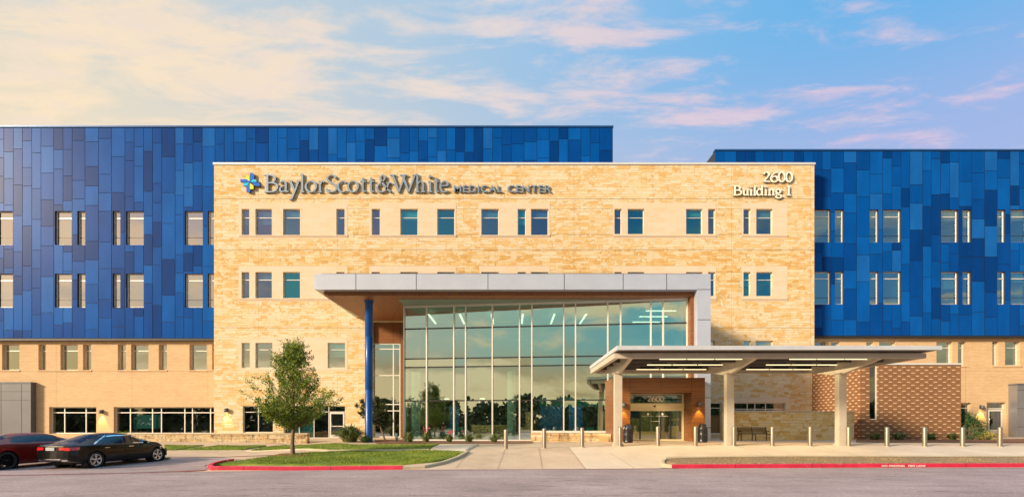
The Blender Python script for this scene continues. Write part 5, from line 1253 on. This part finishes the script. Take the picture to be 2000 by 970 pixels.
    for sg_ in (1, -1):                                             # mirrors and handles
        b = MB(); b.sm = True; mx_ = p['mirror']; zc_ = p['mz']
        b.lathe([(.001, -.07), (.07, -.06), (.10, 0), (.085, .06), (.001, .08)], (0, 0, 0), 12)
        b.v = [(mx_-L/2+v_[0]*.75, sg_*(W+.06)+v_[1]*1.15, zc_+v_[2]) for v_ in b.v]; b.build('mirror', p['paint'], r, local=True)
        for hx in p['handles']:
            b = MB(); b.box(hx-L/2-.11, hx-L/2+.11, sg_*(W*.985)-.022, sg_*(W*.985)+.022, p['hz']-.014, p['hz']+.014); b.build('door_handle', p.get('trim', 'chrome'), r, local=True)
        b = MB()
        for hx in p['doors']:
            b.box(hx-L/2-.004, hx-L/2+.004, sg_*(W*.99)-.006, sg_*(W*.99)+.006, .34, p['hz']+.06)
        b.build('door_gap', 'rubber', r, local=True)
    return r, defo
def cls_black(x, y, z, j, kd):
    if kd == 'rear':
        if .80+.07*max(0, .75-abs(y)) < z < .925 and abs(y) > .42: return 'tail_light'
        if .955 < z < .98 and abs(y) < .62: return 'chrome_strip'
        if .42 < z < .455 and abs(y) < .50: return 'chrome_strip'
        if .33 < z < .42 and abs(y) < .55: return 'bumper_insert'
        if .33 < z < .43 and .55 < abs(y) < .82: return 'chrome_strip'
    if kd == 'front' and .35 < z < .7 and abs(y) < .5: return 'front_grille'
    if kd == 'side':
        if x < .42 and .81 < z < .93 and abs(y) > .6: return 'tail_light'
        if x > 4.35 and .62 < z < .75 and abs(y) > .5: return 'headlight'
        if 9 <= j <= 14 and abs(y) > .5:
            f = (z-.975)/.37; a = 1.10+.62*f+.10*f*f; c = 3.66-.86*f
            if a < x < c and .03 < f < .93: return 'pillar' if abs(x-2.42-.06*f) < .03 else 'side_window'
            if a-.05 < x < c+.05 and -.06 < f < 1.03: return 'window_trim'
        if j >= 14 and 0.72 < x < 1.52 and z > 1.06: return 'rear_window'
        if j >= 14 and 2.95 < x < 3.70 and z > 1.0: return 'windscreen'
    return 'body'
black = dict(L=4.98, W=1.94, H=1.46, paint='paint_black', wr=.342, axles=(1.16, 4.10), rc=.13, rl=.10, fc=.42, rimf=.72, spokes=5, twin=True, rim='rim_silver', mirror=3.36, mz=.99, handles=(1.62, 2.72), hz=.84, doors=(1.42, 2.45, 3.55),
  top=[(0, .98), (.12, 1.035), (.62, 1.10), (.95, 1.23), (1.55, 1.41), (2.1, 1.462), (2.6, 1.46), (3.0, 1.39), (3.75, 1.02), (4.3, .93), (4.7, .80), (4.93, .62)],
  belt=[(0, .93), (.3, .975), (1.0, .985), (2.5, .945), (3.7, .915), (4.3, .86), (4.7, .74), (4.93, .56)],
  wid=[(0, .93), (.25, .975), (.9, 1.0), (3.9, 1.0), (4.5, .97), (4.93, .88)], roofw=[(0, .66), (.9, .60), (1.6, .615), (2.8, .64), (3.8, .74), (4.93, .75)],
  bot=[(0, .36), (.3, .28), (.8, .20), (4.2, .19), (4.93, .24)], classify=cls_black)
def wheel_place(pxr, Yr, th, pr, carp):
    """world position of the car centre from its right rear wheel"""
    L, W = carp['L'], carp['W']/2; Xr = WX(pxr, Yr); lx_, ly_ = carp['axles'][0]-L/2, -W
    return Xr-(lx_*math.cos(th)-ly_*math.sin(th)), Yr-(lx_*math.sin(th)+ly_*math.cos(th))
th = R(90-13)
cx_, cy_ = wheel_place(190, 22.0, th, 0, black)
bc, df = car('sedan_car', 'glossy black sedan parked nose-in, seen from its rear right corner', (cx_, cy_, -.73), th, black)
bc.rotation_euler = (0, -R(1.2), th)
b = MB(); b.box(-2.485, -2.44, -.23, .23, .80, .93); b.build('license_plate', 'plate_white', bc, local=True)
b = MB(); b.lathe([(.001, 0), (.03, 0)], (0, 0, 0), 12); b.v = [(-2.36, v_[0], 1.01+v_[1]) for v_ in b.v]; b.build('badge', 'chrome', bc, local=True)
def cls_red(x, y, z, j, kd):
    if kd == 'rear':
        if .72 < z < .98 and abs(y) > .68: return 'tail_light'
        if .93 < z < .96 and abs(y) < .66: return 'chrome_strip'
    if kd == 'front' and .35 < z < .8 and abs(y) < .6: return 'front_grille'
    if kd == 'side':
        if x < .16 and .72 < z < .98 and abs(y) > .6: return 'tail_light'
        if 9 <= j <= 14 and abs(y) > .5:
            f = (z-1.09)/.30; a = 1.22+.36*f; c = 3.66-.62*f
            if a < x < c and .03 < f < .90: return 'pillar' if abs(x-2.55) < .03 else 'side_window'
        if j >= 14 and .85 < x < 1.45 and z > 1.12: return 'rear_window'
        if j >= 14 and 3.0 < x < 3.65 and z > 1.05: return 'windscreen'
    return 'body'
red = dict(L=5.04, W=1.91, H=1.49, paint='paint_red', trim='paint_red', wr=.37, axles=(1.12, 4.17), rc=.14, rl=.05, fc=.22, rimf=.74, spokes=7, twin=True, rim='rim_black', mirror=3.45, mz=1.07, handles=(1.75, 2.85), hz=.93, doors=(1.5, 2.55, 3.65),
  top=[(0, 1.04), (.10, 1.09), (.72, 1.13), (1.0, 1.25), (1.5, 1.44), (2.1, 1.49), (2.7, 1.485), (3.05, 1.42), (3.7, 1.10), (4.3, 1.05), (4.85, .98), (5.04, .80)],
  belt=[(0, 1.0), (.3, 1.05), (1.2, 1.07), (2.5, 1.04), (3.7, 1.02), (4.4, .98), (4.9, .90), (5.04, .75)],
  wid=[(0, .96), (.2, .985), (.9, 1.0), (4.2, 1.0), (4.8, .98), (5.04, .93)], roofw=[(0, .68), (.9, .62), (1.6, .64), (2.8, .66), (3.8, .76), (5.04, .8)],
  bot=[(0, .34), (.3, .26), (.8, .19), (4.3, .18), (5.04, .24)], classify=cls_red)
cx_, cy_ = wheel_place(16, 21.2, th, 0, red)
rc_, _ = car('sedan_car', 'dark red sedan at the left edge, black wheels, beside the black sedan', (cx_, cy_, -.745), th, red)
rc_.rotation_euler = (0, -R(1.2), th)
